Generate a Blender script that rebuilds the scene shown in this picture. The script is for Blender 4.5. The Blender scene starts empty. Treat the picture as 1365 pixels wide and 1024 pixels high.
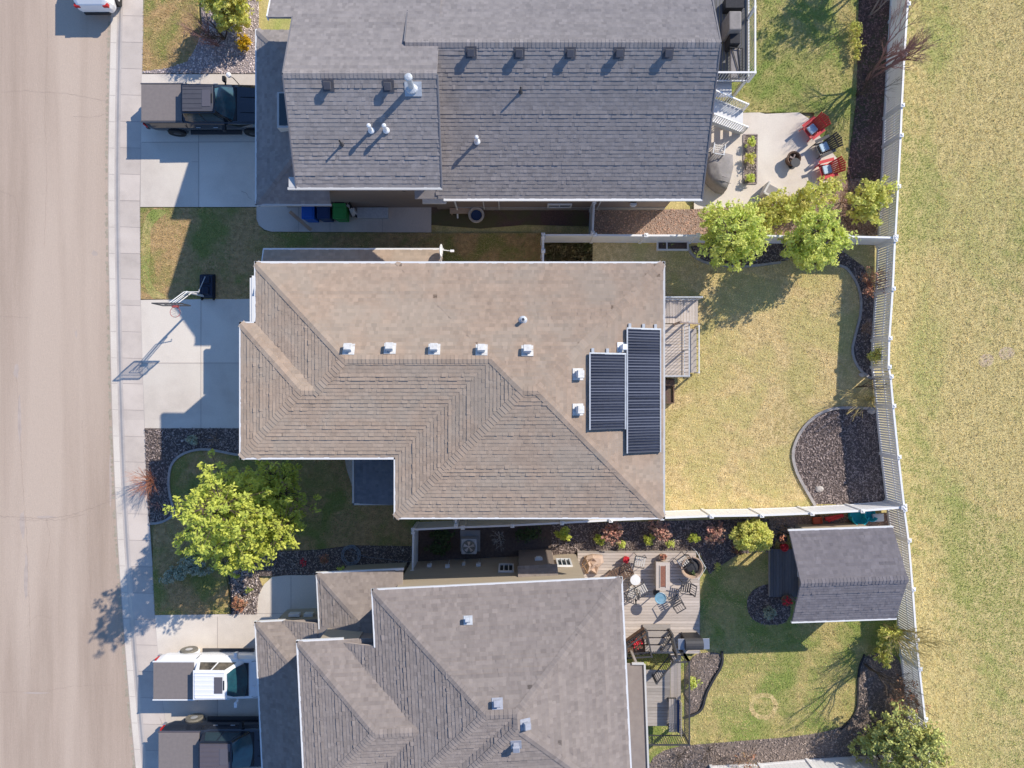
import bpy, math, random
import numpy as np
from mathutils import Vector, Matrix
random.seed(7); rng = np.random.default_rng(7)
R = math.radians
H = 33.75          # height of the drone above the ground, metres
F = 945.0          # focal length measured on the photograph
SC = bpy.context.scene
COL = SC.collection
def W(px, py, z=0.0):
    """a point read off the photograph, at height z, as a place in metres"""
    return Vector(((px-682.5)*(H-z)/F, (512-py)*(H-z)/F, z))
# ---------------------------------------------------------------- materials
MATS = {}
def mat(name, c1, c2=None, scale=6.0, detail=6.0, rough=0.85, bump=0.0, bscale=None, c3=None, s3=0.5,
        tint=0.0, metal=0.0, stretch=(1,1,1), transl=0.0, alpha=1.0, lo=0.35, hi=0.65, spec=0.3, hue=None, t3=(0.42,0.6), grain=None):
    m = bpy.data.materials.new(name); m.use_nodes = True
    nt = m.node_tree; N = nt.nodes; L = nt.links
    b = N['Principled BSDF']; b.inputs['Roughness'].default_value = rough
    b.inputs['Metallic'].default_value = metal
    if name.startswith('shingle'): b.inputs['Diffuse Roughness'].default_value = 1.0
    b.inputs['Specular IOR Level'].default_value = spec
    tc = N.new('ShaderNodeTexCoord'); mp = N.new('ShaderNodeMapping'); mp.inputs['Scale'].default_value = stretch
    L.new(tc.outputs['Object'], mp.inputs['Vector'])
    def rgb(c): return (c[0], c[1], c[2], 1)
    out = None
    if c2 is not None:
        n = N.new('ShaderNodeTexNoise'); n.inputs['Scale'].default_value = scale; n.inputs['Detail'].default_value = detail
        n.inputs['Roughness'].default_value = 0.65
        L.new(mp.outputs[0], n.inputs['Vector'])
        r = N.new('ShaderNodeMapRange'); r.inputs[1].default_value = lo; r.inputs[2].default_value = hi
        L.new(n.outputs['Fac'], r.inputs[0])
        mx = N.new('ShaderNodeMix'); mx.data_type = 'RGBA'
        mx.inputs[6].default_value = rgb(c1); mx.inputs[7].default_value = rgb(c2)
        L.new(r.outputs[0], mx.inputs[0]); out = mx.outputs[2]
    if c3 is not None:
        n3 = N.new('ShaderNodeTexNoise'); n3.inputs['Scale'].default_value = s3; n3.inputs['Detail'].default_value = 5
        n3.inputs['Distortion'].default_value = 0.6
        L.new(mp.outputs[0], n3.inputs['Vector'])
        r3 = N.new('ShaderNodeMapRange'); r3.inputs[1].default_value = t3[0]; r3.inputs[2].default_value = t3[1]
        L.new(n3.outputs['Fac'], r3.inputs[0])
        m3 = N.new('ShaderNodeMix'); m3.data_type = 'RGBA'; m3.inputs[7].default_value = rgb(c3)
        if out: L.new(out, m3.inputs[6])
        else: m3.inputs[6].default_value = rgb(c1)
        L.new(r3.outputs[0], m3.inputs[0]); out = m3.outputs[2]
    if grain:
        gn=N.new('ShaderNodeTexNoise'); gn.inputs['Scale'].default_value=grain[1]; gn.inputs['Detail'].default_value=3; gn.inputs['Roughness'].default_value=.8
        L.new(tc.outputs['Object'],gn.inputs['Vector'])
        rg=N.new('ShaderNodeMapRange'); rg.inputs[1].default_value=.3; rg.inputs[2].default_value=.7; rg.inputs[3].default_value=1-grain[0]; rg.inputs[4].default_value=1+grain[0]
        L.new(gn.outputs['Fac'],rg.inputs[0]); gm=N.new('ShaderNodeVectorMath'); gm.operation='SCALE'
        L.new(out,gm.inputs[0]); L.new(rg.outputs[0],gm.inputs['Scale']); out=gm.outputs[0]
    if tint:
        at = N.new('ShaderNodeAttribute'); at.attribute_name = 'tint'
        r4 = N.new('ShaderNodeMapRange'); r4.inputs[1].default_value = 0; r4.inputs[2].default_value = 1
        r4.inputs[3].default_value = 1-tint; r4.inputs[4].default_value = 1+tint
        L.new(at.outputs['Fac'], r4.inputs[0])
        mm = N.new('ShaderNodeVectorMath'); mm.operation = 'SCALE'
        if out: L.new(out, mm.inputs[0])
        else: mm.inputs[0].default_value = c1
        L.new(r4.outputs[0], mm.inputs['Scale']); out = mm.outputs[0]
        if hue is not None:
            mh = N.new('ShaderNodeMix'); mh.data_type = 'RGBA'; mh.inputs[7].default_value = rgb(hue)
            at2 = N.new('ShaderNodeAttribute'); at2.attribute_name = 'hue'
            L.new(at2.outputs['Fac'], mh.inputs[0]); L.new(out, mh.inputs[6]); out = mh.outputs[2]
    if out: L.new(out, b.inputs['Base Color'])
    else: b.inputs['Base Color'].default_value = rgb(c1)
    if bump:
        nb = N.new('ShaderNodeTexNoise'); nb.inputs['Scale'].default_value = bscale or scale*4; nb.inputs['Detail'].default_value = 4
        L.new(mp.outputs[0], nb.inputs['Vector'])
        bp = N.new('ShaderNodeBump'); bp.inputs['Strength'].default_value = min(1, bump); bp.inputs['Distance'].default_value = 0.02
        L.new(nb.outputs['Fac'], bp.inputs['Height']); L.new(bp.outputs[0], b.inputs['Normal'])
    if transl:
        tr = N.new('ShaderNodeBsdfTranslucent'); ms = N.new('ShaderNodeMixShader'); ms.inputs[0].default_value = transl
        if out: L.new(out, tr.inputs['Color'])
        else: tr.inputs['Color'].default_value = rgb(c1)
        L.new(b.outputs[0], ms.inputs[1]); L.new(tr.outputs[0], ms.inputs[2])
        L.new(ms.outputs[0], N['Material Output'].inputs['Surface'])
    if alpha < 1: b.inputs['Alpha'].default_value = alpha
    MATS[name] = m
    return m
mat('asphalt', (0.527,0.406,0.316), (0.430,0.327,0.251), 1.5, 10, .9, .35, 60, c3=(0.586,0.463,0.364), s3=.42, stretch=(1,.06,1), lo=.36, hi=.66, grain=(.14,38))
mat('crack', (0.360,0.273,0.224), (0.450,0.352,0.292), 9)
mat('stain', (.48,.39,.33), (.56,.46,.39), 3)
mat('concrete', (0.740,0.653,0.560), (0.660,0.580,0.495), 1.3, 8, .9, .2, 50, c3=(0.780,0.702,0.605), s3=.3, tint=.07, grain=(.09,30))
mat('walkway', (0.640,0.552,0.477), (0.550,0.473,0.411), 1.6, 8, .9, .2, 50, c3=(0.670,0.581,0.506), s3=.4, tint=.09, grain=(.10,30))
mat('joint', (.40,.34,.31))
mat('edging', (.33,.30,.28), (.45,.41,.38), 7, bump=.3)
G1=(.50,.37,.16); G2=(.34,.24,.10)
mat('lawn_gold', (0.760,0.593,0.305), (0.507,0.381,0.173), 4.5, 10, .95, .8, 30, c3=(0.530,0.456,0.184), s3=.6, grain=(.35,16))
mat('lawn_front', (0.606,0.399,0.200), (0.350,0.236,0.105), 4, 10, .95, .8, 30, c3=(0.257,0.263,0.074), s3=.6, t3=(.45,.6), grain=(.35,16))
mat('lawn_green', (0.605,0.483,0.210), (0.367,0.336,0.116), 4, 10, .95, .8, 30, c3=(0.259,0.315,0.079), s3=.65, grain=(.35,16))
mat('lawn_park', (0.704,0.566,0.259), (0.512,0.428,0.174), 3.5, 10, .95, .8, 30, c3=(0.352,0.395,0.106), s3=.42, stretch=(1,.45,1), t3=(.50,.80), grain=(.32,14))
mat('bare_patch', (.56,.42,.33), (.62,.50,.28), 3, 8, lo=.4, hi=.6)
mat('soil', (.16,.12,.10), (.10,.075,.065), 8, 8, .95, .8, 40)
mat('mulch', (0.173,0.133,0.119), (0.090,0.070,0.065), 22, 8, .95, 1, 50)
mat('mulch_red', (.20,.125,.10), (.11,.07,.06), 18, 8, .95, 1, 50, c3=(.13,.12,.06), s3=.8)
mat('mulch_brown', (.28,.225,.19), (.17,.135,.115), 18, 8, .95, 1, 50)
mat('gravel', (.42,.31,.25), (.26,.18,.14), 20, 8, .95, 1, 50)
mat('rock_bed', (.46,.38,.36), (.28,.23,.22), 16, 8, .95, 1, 45)
mat('chips_dark', (0.300,0.237,0.211), tint=.7)
mat('chips_brown', (.34,.27,.23), tint=.6)
mat('chips_red', (.27,.155,.125), tint=.65)
mat('pebble', (.62,.53,.50), tint=.5, rough=.7)
mat('pebble_tan', (.52,.35,.26), tint=.5, rough=.7)
mat('blade_gold', (0.824,0.675,0.360), tint=.28, hue=(0.528,0.457,0.169))
mat('blade_front', (.60,.45,.21), tint=.28, hue=(.29,.33,.10))
mat('blade_green', (.68,.56,.26), tint=.28, hue=(.34,.40,.10))
mat('blade_park', (0.780,0.644,0.317), tint=.28, hue=(0.400,0.450,0.121))
# roofs
mat('shingle_tan', (0.546,0.421,0.317), (0.473,0.361,0.272), 3.0, 8, .92, .5, 60, tint=.11, c3=(0.501,0.406,0.317), s3=.7)
mat('shingle_grey', (0.417,0.376,0.355), (0.358,0.323,0.309), 3.0, 8, .92, .5, 60, tint=.14)
mat('shingle_rose', (0.368,0.314,0.280), (0.318,0.269,0.243), 3.0, 8, .92, .5, 60, tint=.14)
mat('shingle_blue', (0.320,0.287,0.288), (0.267,0.239,0.246), 3.0, 8, .92, .5, 60, tint=.14)
mat('shingle_shaded', (.25,.27,.31), (.20,.22,.26), 3.0, 8, .92, .5, 60, tint=.14)  # porch shade put into the colour: darker and bluer than the other shingles
mat('edge_grey', (.20,.19,.20), rough=.7)
mat('gutter', (.80,.79,.77), rough=.5)
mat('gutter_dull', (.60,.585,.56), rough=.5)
mat('siding_brown', (.30,.245,.215), (.27,.22,.19), 2, stretch=(.3,.3,6))
mat('siding_tan', (.50,.42,.32), (.46,.385,.29), 2, stretch=(.3,.3,6))
mat('siding_cream', (.55,.49,.42), (.5,.45,.38), 2)
mat('foundation', (.45,.42,.40), (.37,.35,.33), 3)
mat('vinyl', (.88,.87,.86), (.84,.83,.82), 2, rough=.45)
mat('vent_grey', (.42,.43,.48), (.34,.35,.40), 9, rough=.6)
mat('vent_white', (.72,.71,.69), (.55,.53,.50), 7, rough=.6)
mat('grit', (.36,.30,.22), (.48,.42,.33), 8, rough=.95)
mat('vinyl_grey', (.72,.72,.73), rough=.5)
mat('white', (.80,.80,.80), rough=.4)
mat('offwhite', (.66,.62,.57), (.56,.53,.48), 6, rough=.6)
mat('black', (.028,.028,.03), rough=.45)
mat('black_soft', (.05,.05,.055), (.035,.035,.04), 12, rough=.8)
mat('dark_metal', (.07,.068,.07), rough=.45)
mat('steel', (.55,.56,.58), rough=.35, metal=.7)
mat('galv', (.62,.64,.66), (.5,.52,.54), 9, rough=.5, metal=.2)
mat('glass', (.03,.05,.06), rough=.08, spec=.8)
mat('acrylic', (.55,.6,.65), rough=.1, alpha=.22)
mat('red', (.62,.045,.05), rough=.5)
mat('red_faded', (.72,.20,.17), (.6,.1,.1), 5, rough=.6)
mat('cushion', (.50,.62,.70), (.42,.55,.64), 8, rough=.85)
mat('turquoise', (.02,.42,.50), (.03,.48,.56), 5, rough=.5)
mat('burner', (.34,.15,.10), (.22,.10,.07), 14, rough=.7)
mat('orange_red', (.65,.15,.08), rough=.5)
mat('bin_blue', (.02,.12,.50), rough=.5)
mat('hoop_black', (.018,.026,.05), rough=.4)
mat('bin_navy', (.03,.06,.16), rough=.5)
mat('bin_green', (.05,.30,.08), rough=.5)
mat('wood', (.33,.20,.11), (.25,.15,.08), 6, stretch=(1,6,1), rough=.7)
mat('wood_pale', (.55,.40,.29), (.47,.33,.23), 6, stretch=(1,6,1), rough=.7)
mat('rust', (.20,.12,.08), (.12,.08,.06), 9, rough=.8)
mat('deck_grey', (.45,.40,.36), (.38,.34,.30), 5, stretch=(.6,4,1), rough=.75, tint=.14)
mat('deck_warm', (0.605,0.525,0.464), (0.529,0.457,0.398), 5, stretch=(.6,4,1), rough=.75, tint=.14)
mat('deck_dark', (.17,.17,.18), (.14,.14,.15), 5, stretch=(4,.6,1), rough=.75, tint=.14)
mat('cover', (.33,.30,.285), (.26,.24,.225), 4, rough=.85, bump=.6, bscale=6)
mat('tarp', (.60,.44,.33), (.52,.37,.27), 4, rough=.85, bump=.6, bscale=6)
mat('solar', (0.033,0.038,0.064), (0.045,0.054,0.088), 7, rough=.35)
mat('solar_rib', (0.105,0.112,0.140), rough=.4, tint=.5)
mat('paint_black', (.012,.016,.026), rough=.12, spec=1)
mat('paint_white', (.88,.88,.88), rough=.2, spec=.5)
mat('paint_dark', (.02,.024,.034), rough=.15, spec=1)
mat('tonneau', (.25,.215,.20), (.22,.19,.18), 7, rough=.8)
mat('roof_panel', (.10,.098,.11), (.085,.083,.095), 4, rough=.35, spec=.6)
mat('roof_panel2', (.13,.115,.13), (.12,.105,.12), 4, rough=.4, spec=.5)
mat('sunroof', (.13,.12,.135), rough=.12, spec=.9)
mat('tyre', (.03,.03,.03), rough=.9)
mat('tyre_dusty', (.24,.22,.18), (.15,.14,.12), 10, rough=.9)
mat('rim', (.62,.62,.62), rough=.35, metal=.4)
mat('rim_dark', (.05,.05,.055), rough=.4)
mat('taillight', (.50,.03,.03), rough=.3)
mat('teal_screen', (.02,.10,.13), (.015,.05,.075), 1.5, rough=.15, spec=.8)
mat('interior', (.20,.17,.13), (.03,.03,.03), 3, rough=.3)
mat('bark', (.13,.095,.07), (.08,.06,.045), 10, rough=.9)
mat('bark_pale', (.40,.32,.28), (.30,.23,.20), 10, rough=.9)
mat('bark_red', (.42,.24,.21), (.33,.18,.16), 10, rough=.9)
mat('twig_yellow', (.55,.45,.18), (.45,.35,.14), 10, rough=.9)
mat('twig_tan', (.40,.27,.18), (.32,.2,.13), 10, rough=.9)
mat('leaf_lime', (0.693,0.713,0.136), tint=.38, transl=.35, hue=(0.483,0.562,0.102), rough=.6)
mat('leaf_green', (0.659,0.747,0.187), tint=.38, transl=.4, hue=(0.805,0.805,0.221), rough=.6)
mat('leaf_olive', (0.713,0.736,0.180), tint=.38, transl=.4, hue=(0.805,0.713,0.234), rough=.6)
mat('leaf_spruce', (0.559,0.592,0.190), tint=.45, transl=.2, hue=(0.618,0.578,0.171), rough=.7)
mat('leaf_juniper', (.32,.38,.28), tint=.45, transl=.1, hue=(.48,.46,.32), rough=.7)
mat('leaf_gold', (.62,.40,.02), tint=.4, transl=.2, rough=.6)
mat('leaf_rust', (.55,.24,.15), tint=.5, transl=.2, hue=(.30,.22,.12), rough=.7)
mat('leaf_pink', (.72,.36,.27), tint=.4, transl=.2, hue=(.40,.28,.2), rough=.7)
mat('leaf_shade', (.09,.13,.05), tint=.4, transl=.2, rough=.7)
mat('petal_red', (.70,.04,.06), tint=.4, rough=.6)
mat('stone', (.55,.50,.45), (.45,.40,.36), 6, rough=.8, bump=.5)
mat('water_blue', (.15,.32,.42), (.25,.4,.5), 5, rough=.25)
mat('rubber_hose', (.30,.33,.38), rough=.5)
# ---------------------------------------------------------------- mesh builder
class MB:
    def __init__(s): s.v=[]; s.f=[]; s.t=[]; s.mi=[]; s.cur=0
    def add(s, vs, fs, t=.5):
        o=len(s.v); s.v.extend([tuple(p) for p in vs])
        for f in fs: s.f.append(tuple(i+o for i in f)); s.t.append(t); s.mi.append(s.cur)
    def box(s, c, d, rz=0, rx=0, ry=0, t=.5, taper=1.0):
        M = Matrix.Rotation(rz,4,'Z') @ Matrix.Rotation(ry,4,'Y') @ Matrix.Rotation(rx,4,'X')
        vs=[]
        for z in (-1,1):
            k = taper if z>0 else 1
            for x,y in ((-1,-1),(1,-1),(1,1),(-1,1)):
                vs.append(M @ Vector((x*d[0]/2*k, y*d[1]/2*k, z*d[2]/2)) + Vector(c))
        s.add(vs, [(0,3,2,1),(4,5,6,7),(0,1,5,4),(1,2,6,5),(2,3,7,6),(3,0,4,7)], t)
    def bar(s, a, b, w, h=None, t=.5):
        """rectangular bar from a to b, w across, h tall"""
        a=Vector(a); b=Vector(b); h=h or w; d=(b-a)
        if d.length<1e-6: return
        z=d.normalized(); up=Vector((0,0,1)) if abs(z.z)<.95 else Vector((0,1,0))
        x=z.cross(up).normalized(); y=x.cross(z)
        vs=[]
        for p in (a,b):
            for i,j in ((-1,-1),(1,-1),(1,1),(-1,1)): vs.append(p+x*i*w/2+y*j*h/2)
        s.add(vs, [(0,1,2,3),(4,7,6,5),(0,4,5,1),(1,5,6,2),(2,6,7,3),(3,7,4,0)], t)
    def tube(s, pts, r, n=6, t=.5, r2=None, cap=True):
        pts=[Vector(p) for p in pts]; m=len(pts); r2=r if r2 is None else r2
        vs=[]; prev=None
        for i,p in enumerate(pts):
            d=(pts[min(i+1,m-1)]-pts[max(i-1,0)])
            if d.length<1e-9: d=Vector((0,0,1))
            d.normalize()
            if prev is None:
                up=Vector((0,0,1)) if abs(d.z)<.9 else Vector((1,0,0)); x=d.cross(up).normalized()
            else: x=(prev-d*prev.dot(d)).normalized()
            prev=x; y=d.cross(x); rr=r+(r2-r)*i/max(1,m-1)
            for k in range(n):
                a=2*math.pi*k/n; vs.append(p+x*math.cos(a)*rr+y*math.sin(a)*rr)
        fs=[]
        for i in range(m-1):
            for k in range(n):
                k2=(k+1)%n; fs.append((i*n+k,i*n+k2,(i+1)*n+k2,(i+1)*n+k))
        if cap: fs.append(tuple(range(n))[::-1]); fs.append(tuple((m-1)*n+k for k in range(n)))
        s.add(vs,fs,t)
    def lathe(s, c, prof, n=20, t=.5, rx=0, ry=0, rz=0):
        M = Matrix.Rotation(rz,4,'Z') @ Matrix.Rotation(ry,4,'Y') @ Matrix.Rotation(rx,4,'X')
        vs=[]; c=Vector(c)
        for r,z in prof:
            for k in range(n):
                a=2*math.pi*k/n; vs.append(M@Vector((r*math.cos(a),r*math.sin(a),z))+c)
        fs=[]
        for i in range(len(prof)-1):
            for k in range(n):
                k2=(k+1)%n; fs.append((i*n+k,i*n+k2,(i+1)*n+k2,(i+1)*n+k))
        fs.append(tuple(range(n))[::-1]); fs.append(tuple((len(prof)-1)*n+k for k in range(n)))
        s.add(vs,fs,t)
    def prism(s, poly, z0, z1, t=.5):
        n=len(poly); ar=sum(poly[i][0]*poly[(i+1)%n][1]-poly[(i+1)%n][0]*poly[i][1] for i in range(n))
        if ar<0: poly=poly[::-1]
        vs=[(p[0],p[1],z0) for p in poly]+[(p[0],p[1],z1) for p in poly]
        fs=[tuple(range(n))[::-1], tuple(range(n,2*n))]+[(i,(i+1)%n,n+(i+1)%n,n+i) for i in range(n)]
        s.add(vs,fs,t)
    def blob(s, c, r, n=8, m=6, jit=.12, t=.5, seed=None):
        rr=random.Random(seed if seed is not None else random.random()); vs=[]; c=Vector(c)
        if not hasattr(r,'__len__'): r=(r,r,r)
        for i in range(1,m):
            th=math.pi*i/m
            for k in range(n):
                a=2*math.pi*k/n; j=1+rr.uniform(-jit,jit)
                vs.append(c+Vector((math.sin(th)*math.cos(a)*r[0]*j, math.sin(th)*math.sin(a)*r[1]*j, math.cos(th)*r[2]*j)))
        top=len(vs); vs.append(c+Vector((0,0,r[2]))); vs.append(c-Vector((0,0,r[2]))); fs=[]
        for i in range(m-2):
            for k in range(n):
                k2=(k+1)%n; fs.append((i*n+k,(i+1)*n+k,(i+1)*n+k2,i*n+k2))
        for k in range(n):
            k2=(k+1)%n; fs.append((top,k,k2)); fs.append((top+1,(m-2)*n+k2,(m-2)*n+k))
        s.add(vs,fs,t)
    def build(s, name, m, parent=None, smooth=False, bevel=0, kind=None):
        me=bpy.data.meshes.new(name)
        off=parent.location if (parent is not None and parent.get('_w')) else None
        if parent is not None and off is None and parent.parent is not None and parent.parent.get('_w'): off=parent.parent.location
        vs=s.v if off is None else [(x-off[0],y-off[1],z-off[2]) for x,y,z in s.v]
        me.from_pydata(vs,[],s.f)
        a=me.attributes.new('tint','FLOAT','FACE'); a.data.foreach_set('value',s.t)
        for q in (m if isinstance(m,(list,tuple)) else [m]): me.materials.append(MATS[q])
        me.polygons.foreach_set('material_index', s.mi)
        if smooth: me.polygons.foreach_set('use_smooth',[True]*len(me.polygons))
        me.update()
        o=bpy.data.objects.new(name,me); COL.objects.link(o)
        if parent is not None: o.parent=parent
        if bevel:
            bv=o.modifiers.new('b','BEVEL'); bv.width=bevel; bv.segments=2; bv.limit_method='ANGLE'
        if kind: o['kind']=kind
        return o
def tag(o, label, cat, group=None, kind=None):
    o['label']=label; o['category']=cat
    if group: o['group']=group
    if kind: o['kind']=kind
    return o
def thing(name, label, cat, loc=(0,0,0), rz=0, group=None, world=False):
    """an Empty at the thing's base; world=True: its parts are given in world coordinates"""
    o=bpy.data.objects.new(name,None); COL.objects.link(o); o.location=loc; o.rotation_euler=(0,0,rz)
    o.empty_display_size=.2
    if world: o['_w']=1
    return tag(o,label,cat,group)
def copy_tree(o, parent=None):
    c=o.copy(); COL.objects.link(c); c.parent=parent
    for ch in list(o.children): copy_tree(ch,c)
    return c
def dup(root, loc, rz, label, scale=None):
    r=copy_tree(root); r.location=loc; r.rotation_euler=(0,0,rz); r['label']=label
    if scale: r.scale=scale
    return r
def numesh(name, V, Fc, m, tint=None, hue=None, parent=None, kind=None):
    """V (n,k,3) array of n polygons of k corners"""
    n,k,_=V.shape; me=bpy.data.meshes.new(name)
    me.vertices.add(n*k); me.vertices.foreach_set('co',V.reshape(-1).astype(np.float32))
    me.loops.add(n*k); me.loops.foreach_set('vertex_index',np.arange(n*k,dtype=np.int32))
    me.polygons.add(n); me.polygons.foreach_set('loop_start',np.arange(0,n*k,k,dtype=np.int32))
    me.polygons.foreach_set('loop_total',np.full(n,k,dtype=np.int32))
    if tint is not None:
        a=me.attributes.new('tint','FLOAT','FACE'); a.data.foreach_set('value',tint.astype(np.float32))
    if hue is not None:
        a=me.attributes.new('hue','FLOAT','FACE'); a.data.foreach_set('value',hue.astype(np.float32))
    me.materials.append(MATS[m]); me.update(); me.validate()
    o=bpy.data.objects.new(name,me); COL.objects.link(o)
    if parent is not None: o.parent=parent
    if kind: o['kind']=kind
    return o
def smooth_poly(pts, it=2):
    for _ in range(it):
        q=[]
        for i in range(len(pts)):
            a=pts[i]; b=pts[(i+1)%len(pts)]
            q.append((a[0]*.75+b[0]*.25,a[1]*.75+b[1]*.25)); q.append((a[0]*.25+b[0]*.75,a[1]*.25+b[1]*.75))
        pts=q
    return pts
def chaikin(pts, it=2):
    for _ in range(it):
        q=[pts[0]]
        for a,b in zip(pts[:-1],pts[1:]):
            a=Vector(a); b=Vector(b); q.append(a*.75+b*.25); q.append(a*.25+b*.75)
        q.append(pts[-1]); pts=q
    return [Vector(p) for p in pts]
def wp(pts, z=0): return [tuple(W(x,y,z)[:2]) for x,y in pts]
def sheet(name, pts, m, z, world=False, holes=None, kind='structure', thick=0):
    P = pts if world else wp(pts,0)
    b=MB()
    if thick: b.prism(P, z-thick, z)
    else:
        n=len(P); ar=sum(P[i][0]*P[(i+1)%n][1]-P[(i+1)%n][0]*P[i][1] for i in range(n))
        if ar<0: P=P[::-1]
        b.add([(p[0],p[1],z) for p in P],[tuple(range(n))])
    return b.build(name,m,kind=kind)
def slabs(name, polys, m, z):
    """concrete poured in bays: every bay its own shade"""
    b=MB()
    for P in polys:
        q=wp(P); n=len(q); ar=sum(q[i][0]*q[(i+1)%n][1]-q[(i+1)%n][0]*q[i][1] for i in range(n))
        if ar<0: q=q[::-1]
        b.add([(p[0],p[1],z) for p in q],[tuple(range(n))],random.random())
    return b.build(name,m,kind='structure')
def ribbon(b, pts, w, z, h=0.0, t=.5):
    """flat or raised strip following pts"""
    pts=[Vector((p[0],p[1],0)) for p in pts]
    Lf=[];Rt=[]
    for i,p in enumerate(pts):
        d=(pts[min(i+1,len(pts)-1)]-pts[max(i-1,0)]).normalized(); nrm=Vector((-d.y,d.x,0))
        Lf.append(p+nrm*w/2); Rt.append(p-nrm*w/2)
    for i in range(len(pts)-1):
        a,bb,c,d=Rt[i],Rt[i+1],Lf[i+1],Lf[i]
        if h<=0: b.add([(q.x,q.y,z) for q in (a,bb,c,d)],[(0,1,2,3)],t)
        else:
            vs=[(q.x,q.y,z) for q in (a,bb,c,d)]+[(q.x,q.y,z+h) for q in (a,bb,c,d)]
            b.add(vs,[(4,5,6,7),(0,1,5,4),(2,3,7,6),(1,2,6,5),(3,0,4,7)],t)
# point in polygon sampling
def inpoly(P, X, Y):
    P=np.array(P); r=np.zeros(len(X),bool); n=len(P); j=n-1
    for i in range(n):
        xi,yi=P[i]; xj,yj=P[j]
        c=((yi>Y)!=(yj>Y)) & (X < (xj-xi)*(Y-yi)/(yj-yi+1e-12)+xi); r^=c; j=i
    return r
def sample(P, dens, exclude=()):
    A=np.array(P); lo=A.min(0); hi=A.max(0); n=int((hi-lo).prod()*dens)
    X=rng.uniform(lo[0],hi[0],n); Y=rng.uniform(lo[1],hi[1],n); k=inpoly(P,X,Y)
    for e in exclude: k&=~inpoly(e,X,Y)
    return X[k],Y[k]
def lowfreq(X,Y,s,seed):
    r=np.random.default_rng(seed); v=np.zeros(len(X))
    for i in range(10):
        a=r.uniform(0,6.28); f=s*r.uniform(.5,2.5); v+=np.sin((X*math.cos(a)+Y*math.sin(a))*f+r.uniform(0,6.28))/(1+.3*i)
    return np.clip(.5+v*.22,0,1)
def grass(name, P, dens, m, h=.05, z=.01, exclude=(), seed=1, bias=0.0):
    X,Y=sample(P,dens,exclude); n=len(X)
    a=rng.uniform(0,6.28,n); L=rng.uniform(.5,1.3,n)*h; lean=rng.uniform(.2,1.1,n); w=rng.uniform(.008,.02,n)
    dx=np.cos(a)*np.sin(lean)*L; dy=np.sin(a)*np.sin(lean)*L; dz=np.cos(lean)*L
    px=-np.sin(a)*w; py=np.cos(a)*w; V=np.zeros((n,3,3))
    V[:,0]=np.stack([X-px,Y-py,np.full(n,z)],1); V[:,1]=np.stack([X+px,Y+py,np.full(n,z)],1); V[:,2]=np.stack([X+dx,Y+dy,z+dz],1)
    lf=lowfreq(X,Y,.7,seed); m1=lowfreq(X,Y,5,seed+20)-.5; m2=lowfreq(X,Y*.5,16,seed+30)-.5; m3=lowfreq(X,Y*.12,2.5,seed+40)-.5
    hue=np.clip((lf-.5+bias)*2.4+m1*1.3+m2*.8+m3*.9+rng.normal(0,.12,n)+.35,0,1)
    ti=np.clip(.5+(lowfreq(X,Y,11,seed+50)-.5)*1.2+(lowfreq(X,Y,34,seed+51)-.5)*.9+rng.normal(0,.15,n),0,1)
    return V, ti, hue
def scatter_chips(name, P, dens, m, size=.06, z=.012, label=None, exclude=()):
    X,Y=sample(P,dens,exclude); n=len(X)
    a=rng.uniform(0,6.28,n); l=rng.uniform(.5,1.3,n)*size; w=l*rng.uniform(.2,.5,n)
    V=np.zeros((n,4,3)); zz=z+rng.uniform(.0,.035,n); t1=rng.uniform(-.4,.4,n)*l; t2=rng.uniform(-.5,.5,n)*w
    ca,sa=np.cos(a),np.sin(a)
    for i,(u,v) in enumerate(((-1,-1),(1,-1),(1,1),(-1,1))):
        V[:,i,0]=X+ca*u*l/2-sa*v*w/2; V[:,i,1]=Y+sa*u*l/2+ca*v*w/2; V[:,i,2]=zz+u*t1/2+v*t2/2+.01
    return V, rng.uniform(0,1,n)
def pebbles(P, dens, size=.07, z=.0, exclude=()):
    X,Y=sample(P,dens,exclude); n=len(X); r=rng.uniform(.4,1.2,n)*size/2
    V=[];
    base=np.array([(1,0,0),(0,1,0),(-1,0,0),(0,-1,0),(0,0,1)],float); tri=[(0,1,4),(1,2,4),(2,3,4),(3,0,4)]
    a=rng.uniform(0,6.28,n); ca,sa=np.cos(a),np.sin(a)
    pts=[]
    for p in base:
        x=p[0]*r*rng.uniform(.7,1.3,n); y=p[1]*r*rng.uniform(.7,1.3,n)
        pts.append(np.stack([X+ca*x-sa*y, Y+sa*x+ca*y, z+p[2]*r*.9+.002],1))
    V=np.concatenate([np.stack([pts[i],pts[j],pts[k]],1) for i,j,k in tri]); t=np.tile(rng.uniform(0,1,n),4)
    return V,t
# ================================================================ GROUND
b=MB(); b.add([(-400,-400,-.14),(400,-400,-.14),(400,400,-.14),(-400,400,-.14)],[(0,1,2,3)]); b.build('ground','lawn_park',kind='structure')
# the street edge follows a slow bend
EDGE=[(160,-420),(152,-120),(147,0),(144,130),(142.5,270),(145,420),(148,560),(154,700),(164,850),(179,1024),(196,1180),(230,1450)]
EDGE=[(p[0],p[1]) for p in chaikin([Vector((x,y,0)) for x,y in EDGE],2)]
def off(pts,d): return [(x+d,y) for x,y in pts]
WALKR=[(200,-420),(195,-120),(192,0),(189.5,100),(186.5,270),(187.5,400),(192.5,560),(197,660),(203,750),(206.5,820),(216,930),(230,1024),(250,1180),(290,1450)]
sheet('road', EDGE+[(-900,1450),(-900,-420)], 'asphalt', -.095)
sheet('gutter_pan', off(EDGE,9)+off(EDGE,-.5)[::-1], 'concrete', -.089)
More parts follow.
